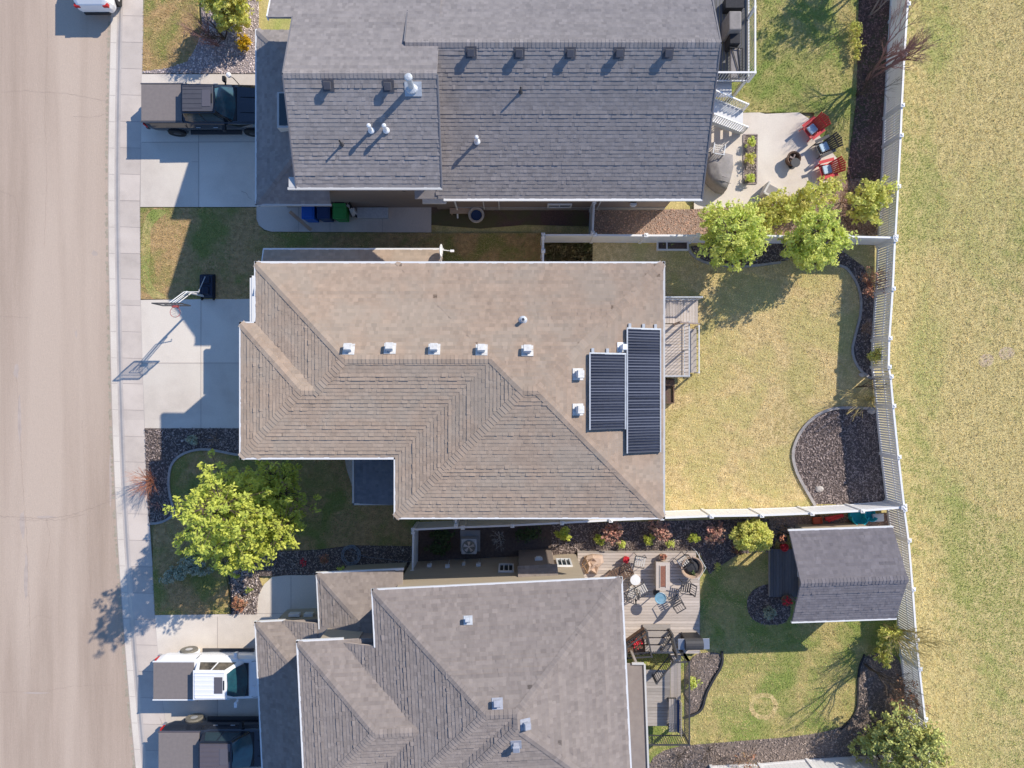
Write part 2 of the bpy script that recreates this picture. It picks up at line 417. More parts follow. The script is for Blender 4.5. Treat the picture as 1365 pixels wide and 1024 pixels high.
# rolled kerb as a real step between the gutter and the walk
b=MB(); E1=wp(off(EDGE,8)); E2=wp(off(EDGE,17)); E0=E1
prof=[(0,-.09),(.3,-.078),(.7,-.015),(1,.0)]
for i in range(len(E1)-1):
    for (t0,z0),(t1,z1) in zip(prof[:-1],prof[1:]):
        q=[]
        for j,t,z in ((i,t0,z0),(i+1,t0,z0),(i+1,t1,z1),(i,t1,z1)):
            q.append((E1[j][0]*(1-t)+E2[j][0]*t, E1[j][1]*(1-t)+E2[j][1]*t, z))
        b.add(q,[(3,2,1,0)] if False else [(0,1,2,3)])
b.build('kerb','walkway',kind='structure',smooth=True)
def xat(pts,y):
    for (x0,y0),(x1,y1) in zip(pts[:-1],pts[1:]):
        if y0<=y<=y1: return x0+(x1-x0)*(y-y0)/(y1-y0)
    return pts[0][0]
sb=[(off(EDGE,17)[0][0],-420)]
# joints across the walk
b=MB(); y=-120; JY=[-420]
while y<1150:
    a=W(xat(EDGE,y)+17,y); c=W(xat(WALKR,y)-.5,y+.8); ribbon(b,[a,c],.018,.004)
    a=W(xat(EDGE,y)+.5,y-.3); c=W(xat(EDGE,y)+8,y); ribbon(b,[a,c],.013,-.085)
    JY.append(y); y+=35.2 if random.random()<.8 else 34
for k in range(len(WALKR)-1):
    ribbon(b,[W(*WALKR[k]),W(*WALKR[k+1])],.02,.0045)
for k in range(len(EDGE)-1): ribbon(b,[W(EDGE[k][0],EDGE[k][1]),W(EDGE[k+1][0],EDGE[k+1][1])],.016,-.0845)
JY.append(1440); KY=sorted(set([q for q in JY]+[p[1] for p in WALKR if -420<p[1]<1440]))
pol=[]
for y0,y1 in zip(KY[:-1],KY[1:]): pol.append([(xat(EDGE,y0)+17,y0),(xat(WALKR,y0),y0),(xat(WALKR,y1),y1),(xat(EDGE,y1)+17,y1)])
slabs('sidewalk',pol,'walkway',0.0)
b.build('sidewalk_joints','joint',kind='structure')
def crackline(b, pts, w, z, seed, amp=1.6):
    r=random.Random(seed); P=[]
    for (x0,y0),(x1,y1) in zip(pts[:-1],pts[1:]):
        n=max(2,int(math.hypot(x1-x0,y1-y0)/3))
        for i in range(n): t=i/n; P.append(W(x0+(x1-x0)*t+r.uniform(-amp,amp)*.6,y0+(y1-y0)*t+r.uniform(-amp,amp)*.6))
    P.append(W(*pts[-1]))
    for a,c in zip(P[:-1],P[1:]): ribbon(b,[a,c],w*r.uniform(.4,1.3),z)
b=MB()
crackline(b,[(-20,688),(20,690),(60,692),(90,688),(120,678),(148,668)],.022,-.091,1)
crackline(b,[(22,694),(75,694),(110,686)],.013,-.0905,2)
crackline(b,[(-20,925),(30,923),(60,922),(95,916),(150,914)],.014,-.091,3,1)
crackline(b,[(20,500),(24,560),(28,640),(33,700),(37,800),(40,900)],.013,-.091,4,1)
crackline(b,[(0,122),(30,120),(90,124),(143,134)],.009,-.091,5,1)
crackline(b,[(-10,420),(40,424)],.008,-.091,6,1)
crackline(b,[(60,-20),(62,60),(58,150),(61,240),(57,330)],.010,-.0905,12,1.4)
crackline(b,[(108,560),(112,640),(118,760),(124,880),(130,1030)],.009,-.0905,13,1.4)
crackline(b,[(-10,250),(18,262),(24,300)],.010,-.0905,14,1.4); crackline(b,[(143,150),(120,156),(96,154)],.009,-.0905,15,1.3)
crackline(b,[(60,690),(66,720),(60,760)],.010,-.0905,16,1.3); crackline(b,[(30,840),(48,820),(70,826)],.009,-.0905,17,1.3)
b.build('road_cracks','crack',kind='structure')
b=MB()
for (x,y,w,h) in [(20,494,4,10),(124,337,5,4),(60,690,14,2),(28,700,3,22),(33,770,3,30),(24,560,3,30),(146,640,2,40),(100,445,2,5),(45,925,18,1.6)]:
    P=[W(x+w*math.cos(a)*random.uniform(.6,1.2),y+h*math.sin(a)*random.uniform(.6,1.2)) for a in [i*6.283/14 for i in range(14)]]
    b.add([(p.x,p.y,-.0925) for p in P],[tuple(range(14))[::-1]])
b.build('road_stains','stain',kind='structure')
b=MB(); GE=wp(off(EDGE,-2.5)); rr=random.Random(5)
for i in range(len(GE)-1):
    n=12
    for k in range(n):
        if rr.random()<.35: continue
        p=(GE[i][0]+(GE[i+1][0]-GE[i][0])*k/n,GE[i][1]+(GE[i+1][1]-GE[i][1])*k/n); q=(GE[i][0]+(GE[i+1][0]-GE[i][0])*(k+1)/n,GE[i][1]+(GE[i+1][1]-GE[i][1])*(k+1)/n)
        w_=rr.uniform(.02,.09); b.add([(p[0]-w_,p[1],-.0915),(q[0]-w_*rr.uniform(.5,1.4),q[1],-.0915),(q[0]+.06,q[1],-.0915),(p[0]+.06,p[1],-.0915)],[(0,1,2,3)])
b.build('gutter_grit','grit',kind='structure')
# concrete
slabs('driveway_north',[[(189,99),(265,99),(265,190),(188,190)],[(265,99),(395,99),(395,190),(265,190)],[(188,190),(265,190),(265,276),(187,276)],[(265,190),(395,190),(395,276),(265,276)]],'concrete',.006)
r=[(575,310),(362,309),(352,306),(345,300),(342,292),(342,274),(575,268)]
sheet('side_path_north',r,'walkway',.010)
slabs('driveway_middle',[[(187.5,400),(268,399),(268,484),(190,484)],[(268,399),(412,398),(412,484),(268,484)],[(190,484),(268,484),(268,571),(193,571)],[(268,484),(412,484),(412,571),(268,571)]],'concrete',.006)
slabs('driveway_south',[[(206.5,820),(290,819),(290,911),(214,911)],[(290,819),(420,818),(420,911),(290,911)],[(214,911),(290,911),(290,1180),(250,1180),(230,1024),(216,930)],[(290,911),(420,911),(420,1180),(290,1180)]],'concrete',.006)
walkS=[(342,822),(343,806),(345,792),(352,779),(363,769),(380,767),(470,766),(470,824)]
sheet('front_path_south',walkS,'concrete',.010)
b=MB()
def jl(pts,w=.02,z=.0145): ribbon(b,[W(x,y) for x,y in pts],w,z)
jl([(189,190),(372,189)]);jl([(265,112),(265,276)]);jl([(187.5,484),(372,484)]);jl([(268,400),(268,571)])
jl([(290,822),(290,1180)]);jl([(208,911),(410,909)]);jl([(388,768),(388,820)]);jl([(343,818),(420,817)])
jl([(440,272),(440,309)]);jl([(510,270),(510,310)]);jl([(398,272),(398,309)])
b.build('driveway_joints','joint',kind='structure')
b=MB()
crackline(b,[(322,255),(328,257),(331,263),(336,266)],.02,.0148,9,.8)
crackline(b,[(256,216),(264,216)],.012,.0148,10,.6); crackline(b,[(212,955),(222,975),(240,985)],.01,.0148,11,1)
b.build('driveway_cracks','crack',kind='structure')
# lawns (base sheets)
LAWN_NW=[(192,-120),(262,-120),(264,15),(268,40),(262,62),(250,82),(225,91),(190,96)]
LAWN_F1=[(187,277),(342,277),(345,300),(352,308),(362,310),(575,311),(724,311),(790,311),(790,395),(412,395),(412,399),(187.5,399)]
LAWN_F2=[(205,700),(225,692),(235,686),(226,655),(227,622),(240,607),(262,600),(300,603),(340,608),(560,606),(560,748),(470,735),(380,740),(330,735),(296,748),(303,778),(306,800),(306,818),(206,820),(203,760)]
YARD_M=[(724,314),(1166,322),(1166,690),(560,700),(560,640),(724,640)]
YARD_N=[(940,-200),(1146,-200),(1143,120),(1135,180),(1128,240),(1085,238),(1085,150),(940,150)]
YARD_S=[(800,735),(1180,700),(1206,860),(1240,1030),(860,1040)]
PARK=[(1209,-200),(1209,0),(1203,73),(1199,181),(1191,317),(1184,487),(1190,541),(1204,676),(1222,885),(1240,1024),(1260,1250),(2600,1250),(2600,-200)]
sheet('lawn_northwest',LAWN_NW,'lawn_front',.002)
sheet('lawn_between_driveways',LAWN_F1,'lawn_front',.002)
sheet('lawn_front',LAWN_F2,'lawn_front',.002)
sheet('lawn_back_middle',YARD_M,'lawn_gold',.002)
sheet('lawn_back_north',YARD_N,'lawn_green',.002)
sheet('lawn_back_south',YARD_S,'lawn_green',.002)
sheet('park_lawn',PARK,'lawn_park',.001)
# greener strips along the edges of the front lawn
sheet('lawn_edge_strip',smooth_poly([(188,279),(230,279),(200,300),(201,330),(198,360),(203,385),(230,398),(189,398)]),'lawn_green',.006)
sheet('park_rings',smooth_poly([(1303,480),(1310,472),(1322,472),(1326,480),(1320,488),(1308,490)]),'bare_patch',.006)
sheet('park_bare_patch',smooth_poly([(1330,470),(1338,462),(1350,464),(1354,472),(1346,480),(1334,479)]),'bare_patch',.006)
b=MB()
def ring(px,py,r,n=26):
    c=W(px,py); P=[(c.x+r*math.cos(i*6.2832/n)*random.uniform(.92,1.08),c.y+r*.9*math.sin(i*6.2832/n)*random.uniform(.92,1.08)) for i in range(n)]; ribbon(b,P+[P[0]],.22,.006)
ring(1018,941,.60); b.build('dry_rings','lawn_gold',kind='structure')
# beds
BED_A=[(193,571),(412,571),(412,606),(345,606),(320,607),(300,603),(280,599),(262,599),(243,605),(231,615),(226,628),(225,650),(230,672),(234,684),(226,691),(214,697),(199,698),(195,640)]
BED_B=[(345,768),(365,768),(380,767),(470,765),(550,762),(556,728),(470,727),(420,733),(370,735),(330,738),(300,748),(305,765),(309,790),(309,819),(343,819),(344,800),(350,782)]
BED_NW=[(264,-120),(345,-120),(345,98),(190,98),(190,95),(225,91),(250,82),(262,62),(270,40),(268,10)]
BED_NE=smooth_poly([(1147,-220),(1192,-220),(1192,0),(1189,140),(1180,250),(1176,312),(1120,312),(1128,240),(1136,180),(1143,120)],1)
BED_NG=[(792,280),(935,279),(1060,272),(1110,240),(1150,238),(1180,250),(1174,314),(792,314)]
BED_M1=smooth_poly([(918,322),(1168,322),(1166,505),(1158,503),(1144,492),(1134,470),(1140,445),(1148,415),(1146,385),(1130,358),(1100,348),(1060,342),(1040,350),(985,356),(945,352),(925,340)],2)
BED_M2=[(1168,545),(1130,543),(1105,545),(1085,555),(1068,572),(1057,595),(1056,612),(1062,632),(1072,650),(1084,672),(1184,672),(1180,640)]
BED_S1=[(556,706),(735,700),(735,760),(556,760)]
BED_S2=[(735,698),(1030,691),(1040,700),(1030,735),(985,738),(960,755),(945,765),(935,742),(930,736),(770,735),(760,760),(735,765)]
BED_S3=[(1025,690),(1192,683),(1194,712),(1028,712)]
BED_S4=smooth_poly([(1020,778),(1050,778),(1056,830),(1020,834),(1000,825),(994,805),(1000,788)],2)
BED_S5=smooth_poly([(1205,866),(1152,872),(1144,890),(1143,920),(1142,950),(1120,972),(1060,982),(980,988),(864,998),(864,1060),(1250,1060)],2)
BED_S6=smooth_poly([(913,872),(962,868),(963,885),(950,905),(940,925),(936,945),(922,954),(912,955)],2)
BED_E2=[(1145,318),(1172,318)]
sheet('garden_bed_front',BED_A,'mulch',.008); sheet('garden_bed_path',BED_B,'mulch',.008)
sheet('rock_bed_northwest',BED_NW,'rock_bed',.008)
sheet('garden_bed_northeast',BED_NE,'mulch_red',.008); sheet('gravel_bed_north',BED_NG,'gravel',.010)
sheet('garden_bed_middle',BED_M1,'mulch',.008); sheet('round_bed_middle',BED_M2,'mulch',.010)
sheet('soil_strip_south',BED_S1,'soil',.008); sheet('garden_bed_south',BED_S2,'mulch',.010)
sheet('gravel_strip_shed',BED_S3,'gravel',.012); sheet('round_bed_shed',BED_S4,'mulch',.014)
sheet('garden_bed_southeast',BED_S5,'mulch_brown',.008); sheet('soil_bed_deck',BED_S6,'mulch_brown',.016)
sheet('soil_strip_north',[(575,268),(792,268),(792,302),(700,300),(640,305),(575,300)],'mulch_red',.012)
# edging kerbs
b=MB()
def edge(pts,w=.11,h=.07): ribbon(b,[W(x,y) for x,y in pts],w,.003,h)
def cp(pts,it=2): return [(p.x,p.y) for p in chaikin([Vector((x,y,0)) for x,y in pts],it)]
edge(cp([(345,606),(320,607),(300,603),(280,599),(262,599),(243,605),(231,615),(226,628),(225,650),(230,672),(234,684),(226,691),(214,697),(199,698)]))
edge(cp([(1162,505),(1156,502),(1144,492),(1134,470),(1140,445),(1148,415),(1146,385),(1130,358),(1118,354)]))
edge(cp([(915,322),(918,335),(928,345),(945,352),(985,357),(1040,350)]))
edge(cp([(1168,545),(1130,543),(1105,545),(1085,555),(1068,572),(1057,595),(1056,612),(1062,632),(1072,650),(1086,674)]),.13,.09)
b.build('bed_edging','edging',kind='structure')
b=MB()
edge(cp([(309,819),(309,790),(305,765),(298,750)]),.05,.05)
edge(cp([(913,955),(922,953),(936,945),(940,925),(950,905),(963,885),(962,868)]),.10,.12)
edge(cp([(1152,872),(1144,890),(1143,920),(1142,950),(1120,972)]),.07,.08)
b.build('dark_bed_edging','black_soft',kind='structure')
# patio north
PATIO=[(938,152),(1012,150),(1020,152),(1065,150),(1078,158),(1098,190),(1118,214),(1108,240),(1062,262),(1050,272),(925,279),(925,200)]
HOLE=[(991,180),(1009,180),(1008,245),(991,245)]
sheet('patio_north',PATIO,'concrete',.012)
sheet('patio_bed',HOLE,'mulch_brown',.017)
b=MB(); 
for q in (0,1,2,3): 
    a=HOLE[q]; c=HOLE[(q+1)%4]; ribbon(b,[W(*a),W(*c)],.06,.014,.04)
b.build('patio_bed_edging','rock_bed',kind='structure')
# stuff on the ground
Vs=[];
def st(name, parts, m, label, cat):
    V=np.concatenate([p[0] for p in parts]); t=np.concatenate([p[1] for p in parts]); hu=np.concatenate([p[2] for p in parts]) if len(parts[0])>2 else None
    o=numesh(name,V,None,m,t,hu,kind='stuff'); tag(o,label,cat,kind='stuff')
w2=lambda P:wp(P)
beds=[w2(P) for P in (BED_A,BED_B,BED_M1,BED_M2,BED_S1,BED_S2,BED_S3,BED_S4,BED_S5,BED_S6,BED_NE,BED_NG,PATIO)]
PARKC=[(1209,-100),(1203,73),(1199,181),(1191,317),(1184,487),(1190,541),(1204,676),(1222,885),(1240,1024),(1246,1100),(1460,1100),(1460,-100)]
st('park_grass',[grass('',w2(PARKC),620,'',.065,.0,seed=3,bias=-.13)],'blade_park','dry patchy park grass mottled green and straw beyond the picket fence','grass')
st('lawn_grass',[grass('',w2([(880,322),(1166,322),(1166,690),(880,690)]),650,'',.055,.0,beds,seed=4,bias=-.35)],'blade_gold','golden dry mown grass of the middle back yard','grass')
st('front_grass',[grass('',w2(P),600,'',.055,.0,beds,seed=5,bias=-.1) for P in (LAWN_NW,LAWN_F1,LAWN_F2)],'blade_front','patchy brown and green grass of the front lawns','grass')
st('yard_grass',[grass('',w2(P),600,'',.06,.0,beds,seed=6,bias=-.1) for P in (YARD_N,YARD_S)],'blade_green','greener uneven grass of the north and south back yards','grass')
st('mulch_chips',[scatter_chips('',w2(P),260,'',.085) for P in (BED_A,BED_M1,BED_M2,BED_S2,BED_S4)],'chips_dark','dark bark mulch chips spread over the edged garden beds','mulch')
st('bark_chips',[scatter_chips('',w2(P),230,'',.08) for P in (BED_S5,BED_S6,HOLE,BED_B[6:]+BED_B[:6])],'chips_brown','brown bark chips in the beds of the south yard','mulch')
st('red_bark_chips',[scatter_chips('',w2(P),230,'',.09) for P in (BED_NE,)],'chips_red','reddish bark chips in the bed along the north picket fence','mulch')
st('river_rock',[pebbles(w2(BED_NW),170,.10,.006),pebbles(w2([(300,748),(343,768),(344,800),(343,819),(309,819),(309,790)]),130,.09,.006)],'pebble','pale pinkish river rock by the driveways','gravel')
st('gravel_stones',[pebbles(w2(BED_NG),220,.08,.008),pebbles(w2(BED_S3),200,.07,.010)],'pebble_tan','tan and rust coloured stones between fence and patio','gravel')
# ================================================================ HOUSES
class Frame:
    def __init__(s,x,y,ang): s.x=x; s.y=y; s.a=ang; s.c=math.cos(ang); s.s=math.sin(ang)
    def __call__(s,u,v,z=0): return Vector((s.x+u*s.c-v*s.s, s.y+u*s.s+v*s.c, z))
class Roof:
    """union of equal pitch hips; each hip is laid with courses of shingles of uneven thickness"""
    def __init__(s, fr, seed=1): s.fr=fr; s.h=[]; s.ridges=[]; s.r=random.Random(seed)
    def add(s,u0,u1,v0,v1,ze,p,sides='NSEW',dmax=None):
        s.h.append(dict(u0=u0,u1=u1,v0=v0,v1=v1,ze=ze,p=p,sides=sides,dmax=dmax)); return s
    def zone(s,h,u,v):
        if u<h['u0']-1e-6 or u>h['u1']+1e-6 or v<h['v0']-1e-6 or v>h['v1']+1e-6: return -1
        d=[]
        if 'W' in h['sides']: d.append(u-h['u0'])
        if 'E' in h['sides']: d.append(h['u1']-u)
        if 'S' in h['sides']: d.append(v-h['v0'])
        if 'N' in h['sides']: d.append(h['v1']-v)
        dd=min(d)
        if h['dmax'] and dd>h['dmax']: return -1
        return h['ze']+h['p']*dd
    def z(s,u,v): return max([s.zone(h,u,v) for h in s.h])
    def planes(s,h):
        U0,U1,V0,V1=h['u0'],h['u1'],h['v0'],h['v1']; S=h['sides']
        lim=h['dmax'] or 99
        if 'E' in S and 'W' in S: lim=min(lim,(U1-U0)/2)
        if 'N' in S and 'S' in S: lim=min(lim,(V1-V0)/2)
        out=[]
        for k in S:
            if k in 'NS':
                ra=lambda d:(U0+(d if 'W' in S else 0), U1-(d if 'E' in S else 0))
                f=(lambda t,d:(t,V0+d)) if k=='S' else (lambda t,d:(t,V1-d)); L=lim
                if 'W' in S and 'E' in S: L=min(L,(U1-U0)/2)
                n=(0,-1) if k=='S' else (0,1)
            else:
                ra=lambda d:(V0+(d if 'S' in S else 0), V1-(d if 'N' in S else 0))
                f=(lambda t,d:(U0+d,t)) if k=='W' else (lambda t,d:(U1-d,t)); L=lim
                if 'S' in S and 'N' in S: L=min(L,(V1-V0)/2)
                n=(-1,0) if k=='W' else (1,0)
            out.append((k,ra,f,L,n))
        return out
    def build(s, mb, expo=.147):
        for hi,h in enumerate(s.h):
            p=h['p']; cp_=1/math.sqrt(1+p*p); base=-.004*hi
            for (k,ra,f,L,n) in s.planes(h):
                a0,a1=ra(0); b0,b1=ra(L); z0=h['ze']; z1=z0+p*L
                def P(t,d,up=0):
                    u,v=f(t,d); q=s.fr(u,v,h['ze']+p*d)
                    nn=Vector((n[0]*p,n[1]*p,1)).normalized(); nn=Vector((nn.x*s.fr.c-nn.y*s.fr.s,nn.x*s.fr.s+nn.y*s.fr.c,nn.z)); return q+nn*up
                quad=[P(a0,0,base-.01),P(a1,0,base-.01),P(b1,L,base-.01),P(b0,L,base-.01)]
                und=[q-Vector((0,0,.08)) for q in quad]
                mb.add(quad+und,[(0,1,2,3),(7,6,5,4),(0,4,5,1),(1,5,6,2),(2,6,7,3),(3,7,4,0)],.5)
                step=expo*cp_; d=0; j=0; rowt=.5
                while d<L-1e-4:
                    d1=min(d+step,L); rowb=s.r.choice([.010,.012,.013,.015,.017,.021,.026]); rowt=s.r.uniform(.35,.65)
                    t0,t1=ra(d); e0,e1=ra(d1)
                    t=t0-s.r.uniform(0,.3); th=rowb
                    while t<t1:
                        w=s.r.uniform(.08,.22); ta=max(t,t0); tb=min(t+w,t1)
                        th=rowb*s.r.choice([.6,.85,1,1.1,1.35]) ; tint=min(1,max(0,rowt+s.r.gauss(0,.22)))
                        if tb-ta>.01:
                            ua,ub=max(ta,e0),min(tb,e1)
                            if ub<ua: 
                                m_=(e0 if tb<e0 else e1); ua=ub=min(max(m_,ta),tb) if False else m_
                                ua=ub=(e0 if tb<=e0 else e1)
                            um,vm=f((ta+tb)/2,(d+d1)/2); zz=h['ze']+p*(d+d1)/2; skip=False
                            for oi,o in enumerate(s.h):
                                if oi==hi: continue
                                zo=s.zone(o,um,vm); lowp=oi<hi
                                if not (zo>zz+.0004 or (lowp and zo>zz-.001)): continue
                                ok=True
                                for te in (max(t0,ta-.22),min(t1,tb+.22)):
                                    ue,ve=f(te,(d+d1)/2)
                                    if s.zone(o,ue,ve)<zz-.001: ok=False
                                if ok: skip=True;break
                            if not skip:
                                q=[P(ta,d,th),P(tb,d,th),P(ub,d1,.003),P(ua,d1,.003),P(ta,d,-.012),P(tb,d,-.012)]
                                mb.add(q,[(0,1,2,3),(4,5,1,0)],tint)
                        t+=w
                    d=d1; j+=1
    def caps(s, mb):
        for hi,h in enumerate(s.h):
            U0,U1,V0,V1=h['u0'],h['u1'],h['v0'],h['v1']; S=h['sides']; p=h['p']
            lim=99
            if 'E' in S and 'W' in S: lim=min(lim,(U1-U0)/2)
            if 'N' in S and 'S' in S: lim=min(lim,(V1-V0)/2)
            L=min(lim,h['dmax'] or 99)
            lines=[]
            for a,bq,u,v,du,dv in (('W','N',U0,V1,1,-1),('W','S',U0,V0,1,1),('E','N',U1,V1,-1,-1),('E','S',U1,V0,-1,1)):
                if a in S and bq in S: lines.append(((u,v,h['ze']),(u+du*L,v+dv*L,h['ze']+p*L),p/math.sqrt(2)))
            if 'N' in S and 'S' in S and (U1-U0)>(V1-V0)-.01 and not h['dmax']:
                m=(V1-V0)/2; lines.append(((U0+(m if 'W' in S else 0),V0+m,h['ze']+p*m),(U1-(m if 'E' in S else 0),V0+m,h['ze']+p*m),p))
            elif 'E' in S and 'W' in S and not h['dmax'] and 'N' in S:
                m=(U1-U0)/2; lines.append(((U0+m,V0+m,h['ze']+p*m),(U0+m,V1-m,h['ze']+p*m),p))
            if hi==0: lines+=s.ridges
            for A,B,pp in lines:
                A=Vector(A);B=Vector(B); ln=(B-A).length
                if ln<.2: continue
                dr=(B-A).normalized(); hd=Vector((dr.x,dr.y,0)).normalized(); sd=Vector((-hd.y,hd.x,0)); n=int(ln/.15)
                okl=[]
                for i in range(n):
                    mid=A+dr*((i+.5)*ln/n); good=True
                    if s.z(mid.x,mid.y)>mid.z+.03: good=False
                    q1=mid+sd*.3; q2=mid-sd*.3; zs=[s.z(q1.x,q1.y),s.z(q2.x,q2.y)]
                    if min(zs)>0 and sum(zs)/2>mid.z-.03: good=False
                    if any(oi<hi and abs(s.zone(o,mid.x,mid.y)-mid.z)<.002 for oi,o in enumerate(s.h)): good=False
                    okl.append(good)
                for i in range(n):
                    if not okl[i] or not (okl[max(0,i-1)] and okl[min(n-1,i+1)]) and sum(okl[max(0,i-2):i+3])<3: continue
                    a=A+dr*(i*ln/n); c=A+dr*((i+1)*ln/n+.02)
                    w=.16; dz=-w*pp; ti=min(1,max(0,s.r.gauss(.5,.25)))
                    up0,up1=.032,.018
                    def Q(b_,side,up): q=b_+sd*w*side+Vector((0,0,up+(dz if side else 0))); return s.fr(q.x,q.y,q.z)
                    mb.add([Q(a,-1,up0),Q(a,0,up0),Q(a,1,up0),Q(c,1,up1),Q(c,0,up1),Q(c,-1,up1),Q(a,-1,-.0),Q(a,0,-.0),Q(a,1,-.0)],
                           [(0,1,4,5),(1,2,3,4),(6,7,1,0),(7,8,2,1)],ti)
def gutters(mb, fr, pts, w=.09, h=.12, drop=.05):
    for a,c in zip(pts[:-1],pts[1:]):
        A=fr(a[0],a[1],a[2]-drop); C=fr(c[0],c[1],c[2]-drop); d=(C-A).normalized()
        mb.bar(A-d*w*.5,C+d*(w*.5-.004),w,h)
def wallbox(mb, fr, u0,u1,v0,v1,z0,z1):
    P=[fr(u0,v0),fr(u1,v0),fr(u1,v1),fr(u0,v1)]; mb.prism([(p.x,p.y) for p in P],z0,z1)
def slope_pt(roof, u, v, up=0): return roof.fr(u,v,roof.z(u,v)+up)
def box_vent(parent, roof, u, v, m, p=.42, size=.29, name='roof_vent', face='N'):
    """square louvred roof vent sitting on a slope"""
    b=MB(); c=slope_pt(roof,u,v); ang=roof.fr.a; pit=math.atan(p)
    rx={'N':-pit,'S':pit}.get(face,0); ry={'E':pit,'W':-pit}.get(face,0)
    M=Matrix.Rotation(ang,4,'Z') @ Matrix.Rotation(ry,4,'Y') @ Matrix.Rotation(rx,4,'X')
    def bx(c0,d,tp=1):
        vs=[]
        for z in (-1,1):
            k=tp if z>0 else 1
            for x,y in ((-1,-1),(1,-1),(1,1),(-1,1)): vs.append(M@Vector((c0[0]+x*d[0]/2*k,c0[1]+y*d[1]/2*k,c0[2]+z*d[2]/2))+c)
        b.add(vs,[(0,3,2,1),(4,5,6,7),(0,1,5,4),(1,2,6,5),(2,3,7,6),(3,0,4,7)])
    bx((0,0,.022),(size+.14,size+.14,.02)); bx((0,0,.12),(size-.07,size-.07,.18)); bx((0,0,.24),(size,size,.07),.86)
    return b.build(name,m,parent)
def pipe_vent(parent, roof, u, v, m, h=.4, r=.06, name='vent_pipe', cap=False):
    b=MB(); c=slope_pt(roof,u,v)
    b.lathe(c+Vector((0,0,-.05)),[(r*2.4,.05),(r*2.2,.09),(r*1.25,.14),(r,.16),(r,h+.05),(r*.75,h+.052),(r*.7,h-.1)],14)
    if cap: b.lathe(c+Vector((0,0,h)),[(r*1.0,0),(r*1.45,.03),(r*1.45,.10),(r*1.1,.13),(.01,.15)],14)
    return b.build(name,m,parent,smooth=False)
def inv(fr,x,y): dx=x-fr.x; dy=y-fr.y; return dx*fr.c+dy*fr.s, -dx*fr.s+dy*fr.c
def on_roof(roof,px,py,z0):
    z=z0
    for _ in range(20):
        q=W(px,py,z); u,v=inv(roof.fr,q.x,q.y); zz=roof.z(u,v)
        if zz<0: break
        z=.5*z+.5*zz
    return u,v
WF=Frame(0,0,0)
# ---------------- middle house
ze=7.0; P5=.36
def rc(px0,py0,px1,py1,z): a=W(px0,py1,z); c=W(px1,py0,z); return a.x,c.x,a.y,c.y
mid=thing('middle_house','long beige shingled bungalow with solar panels on its roof, between the two grey roofed houses','house',W(600,500,0),world=True)
rm=Roof(WF,3)
rm.add(*rc(527,351,884,690,ze),ze,P5); rm.add(*rc(341,351,884,610,ze),ze,P5); rm.add(*rc(321,431,884,610,ze),ze,P5)
b=MB(); rm.build(b); rm.caps(b); roofM=b.build('roof','shingle_tan',mid)
b=MB(); g=lambda x,y,z=ze:tuple(W(x,y,z))
gutters(b,WF,[g(341,350),g(884.5,350.5)]); b.build('gutter','gutter',mid)
b=MB(); gutters(b,WF,[g(885,350),g(885,690.5)]); b.build('gutter','gutter_dull',mid)
b=MB(); gutters(b,WF,[g(885,690.5),g(526.5,690.5),g(526.5,611),g(320.5,611),g(320.5,430.5),g(339.5,430.5)]); b.build('gutter','gutter',mid)
b=MB(); gutters(b,WF,[g(340.5,430.5),g(340.5,350)]); b.build('gutter','gutter',mid)
b=MB(); gutters(b,WF,[g(334.5,431,3.5),g(334.5,369,3.5),g(338,369,3.5)],w=.09); wallbox(b,WF,W(336,0,3.5).x,-9.3,W(0,429,3.5).y,W(0,370,3.5).y,3.38,3.54); b.build('lower_roof','gutter',mid)
b=MB(); i_=.4
for (x0,x1,y0,y1) in (rc(527,351,884,690,ze),rc(341,351,884,610,ze),rc(321,431,884,610,ze)):
    i_+=.006; wallbox(b,WF,x0+i_,x1-i_,y0+i_,y1-i_,-.1,ze-.02)
b.build('wall','siding_cream',mid)
b=MB(); x=rc(321,431,884,610,ze)[0]+.39
ya,yb=W(0,590,ze).y,W(0,452,ze).y
for k in range(4): b.box((x,(ya+yb)/2,.32+k*.56),(.05,yb-ya-.1,.54))
b.build('garage_door','white',mid)
# the low lean-to on its north side
zq=3.4; x0=W(352,0,zq).x; x1=W(590,0,zq).x; y1=W(0,333,zq).y; y0=4.15
lr=Roof(WF,8); lr.add(x0,x1,y0-1,y1,zq,.38,sides='N',dmax=y1-y0)
b=MB(); lr.build(b); lr_o=b.build('side_roof','shingle_tan',mid)
b=MB(); gutters(b,WF,[(x0,y1+.03,zq),(x1,y1+.03,zq)],w=.08); gutters(b,WF,[(x0-.03,y1-.02,zq),(x0-.03,y0+.1,zq+.5)],w=.05); b.build('gutter','gutter',mid)
b=MB(); wallbox(b,WF,x0+.3,x1-.3,y0-.1,y1-.35,0,3.35); b.build('wall','siding_cream',mid)
# porch roof, its shade deepened by a darker, bluer shingle colour
x0=W(472,0,2.35).x; x1=-4.05; y0=W(0,671,2.35).y; y1=-2.35
pr=Roof(WF,9); pr.add(x0,x1+.2,y0,y1,2.35,.25,sides='W',dmax=3.0)
b=MB(); pr.build(b); b.build('porch_roof','shingle_shaded',mid)
b=MB(); gutters(b,WF,[(x0-.03,y1,2.35),(x0-.03,y0-.03,2.35),(x1-.1,y0-.03,2.35)],w=.08,drop=.0); b.build('gutter','gutter_dull',mid)
b=MB(); b.box((x0+.2,y0+.2,1.15),(.2,.2,2.3)); b.build('porch_post','white',mid)
sheet('porch_slab',[(455,580),(572,580),(572,668),(474,668),(470,650),(462,625)],'walkway',.02)
for i,(px,py) in enumerate([(465,466),(520,465),(579,466),(642,467),(703,468),(770,499),(770,546)]):
    u,v=on_roof(rm,px,py,8.3); box_vent(mid,rm,u,v,'vent_white',face='N' if i<5 else 'E')
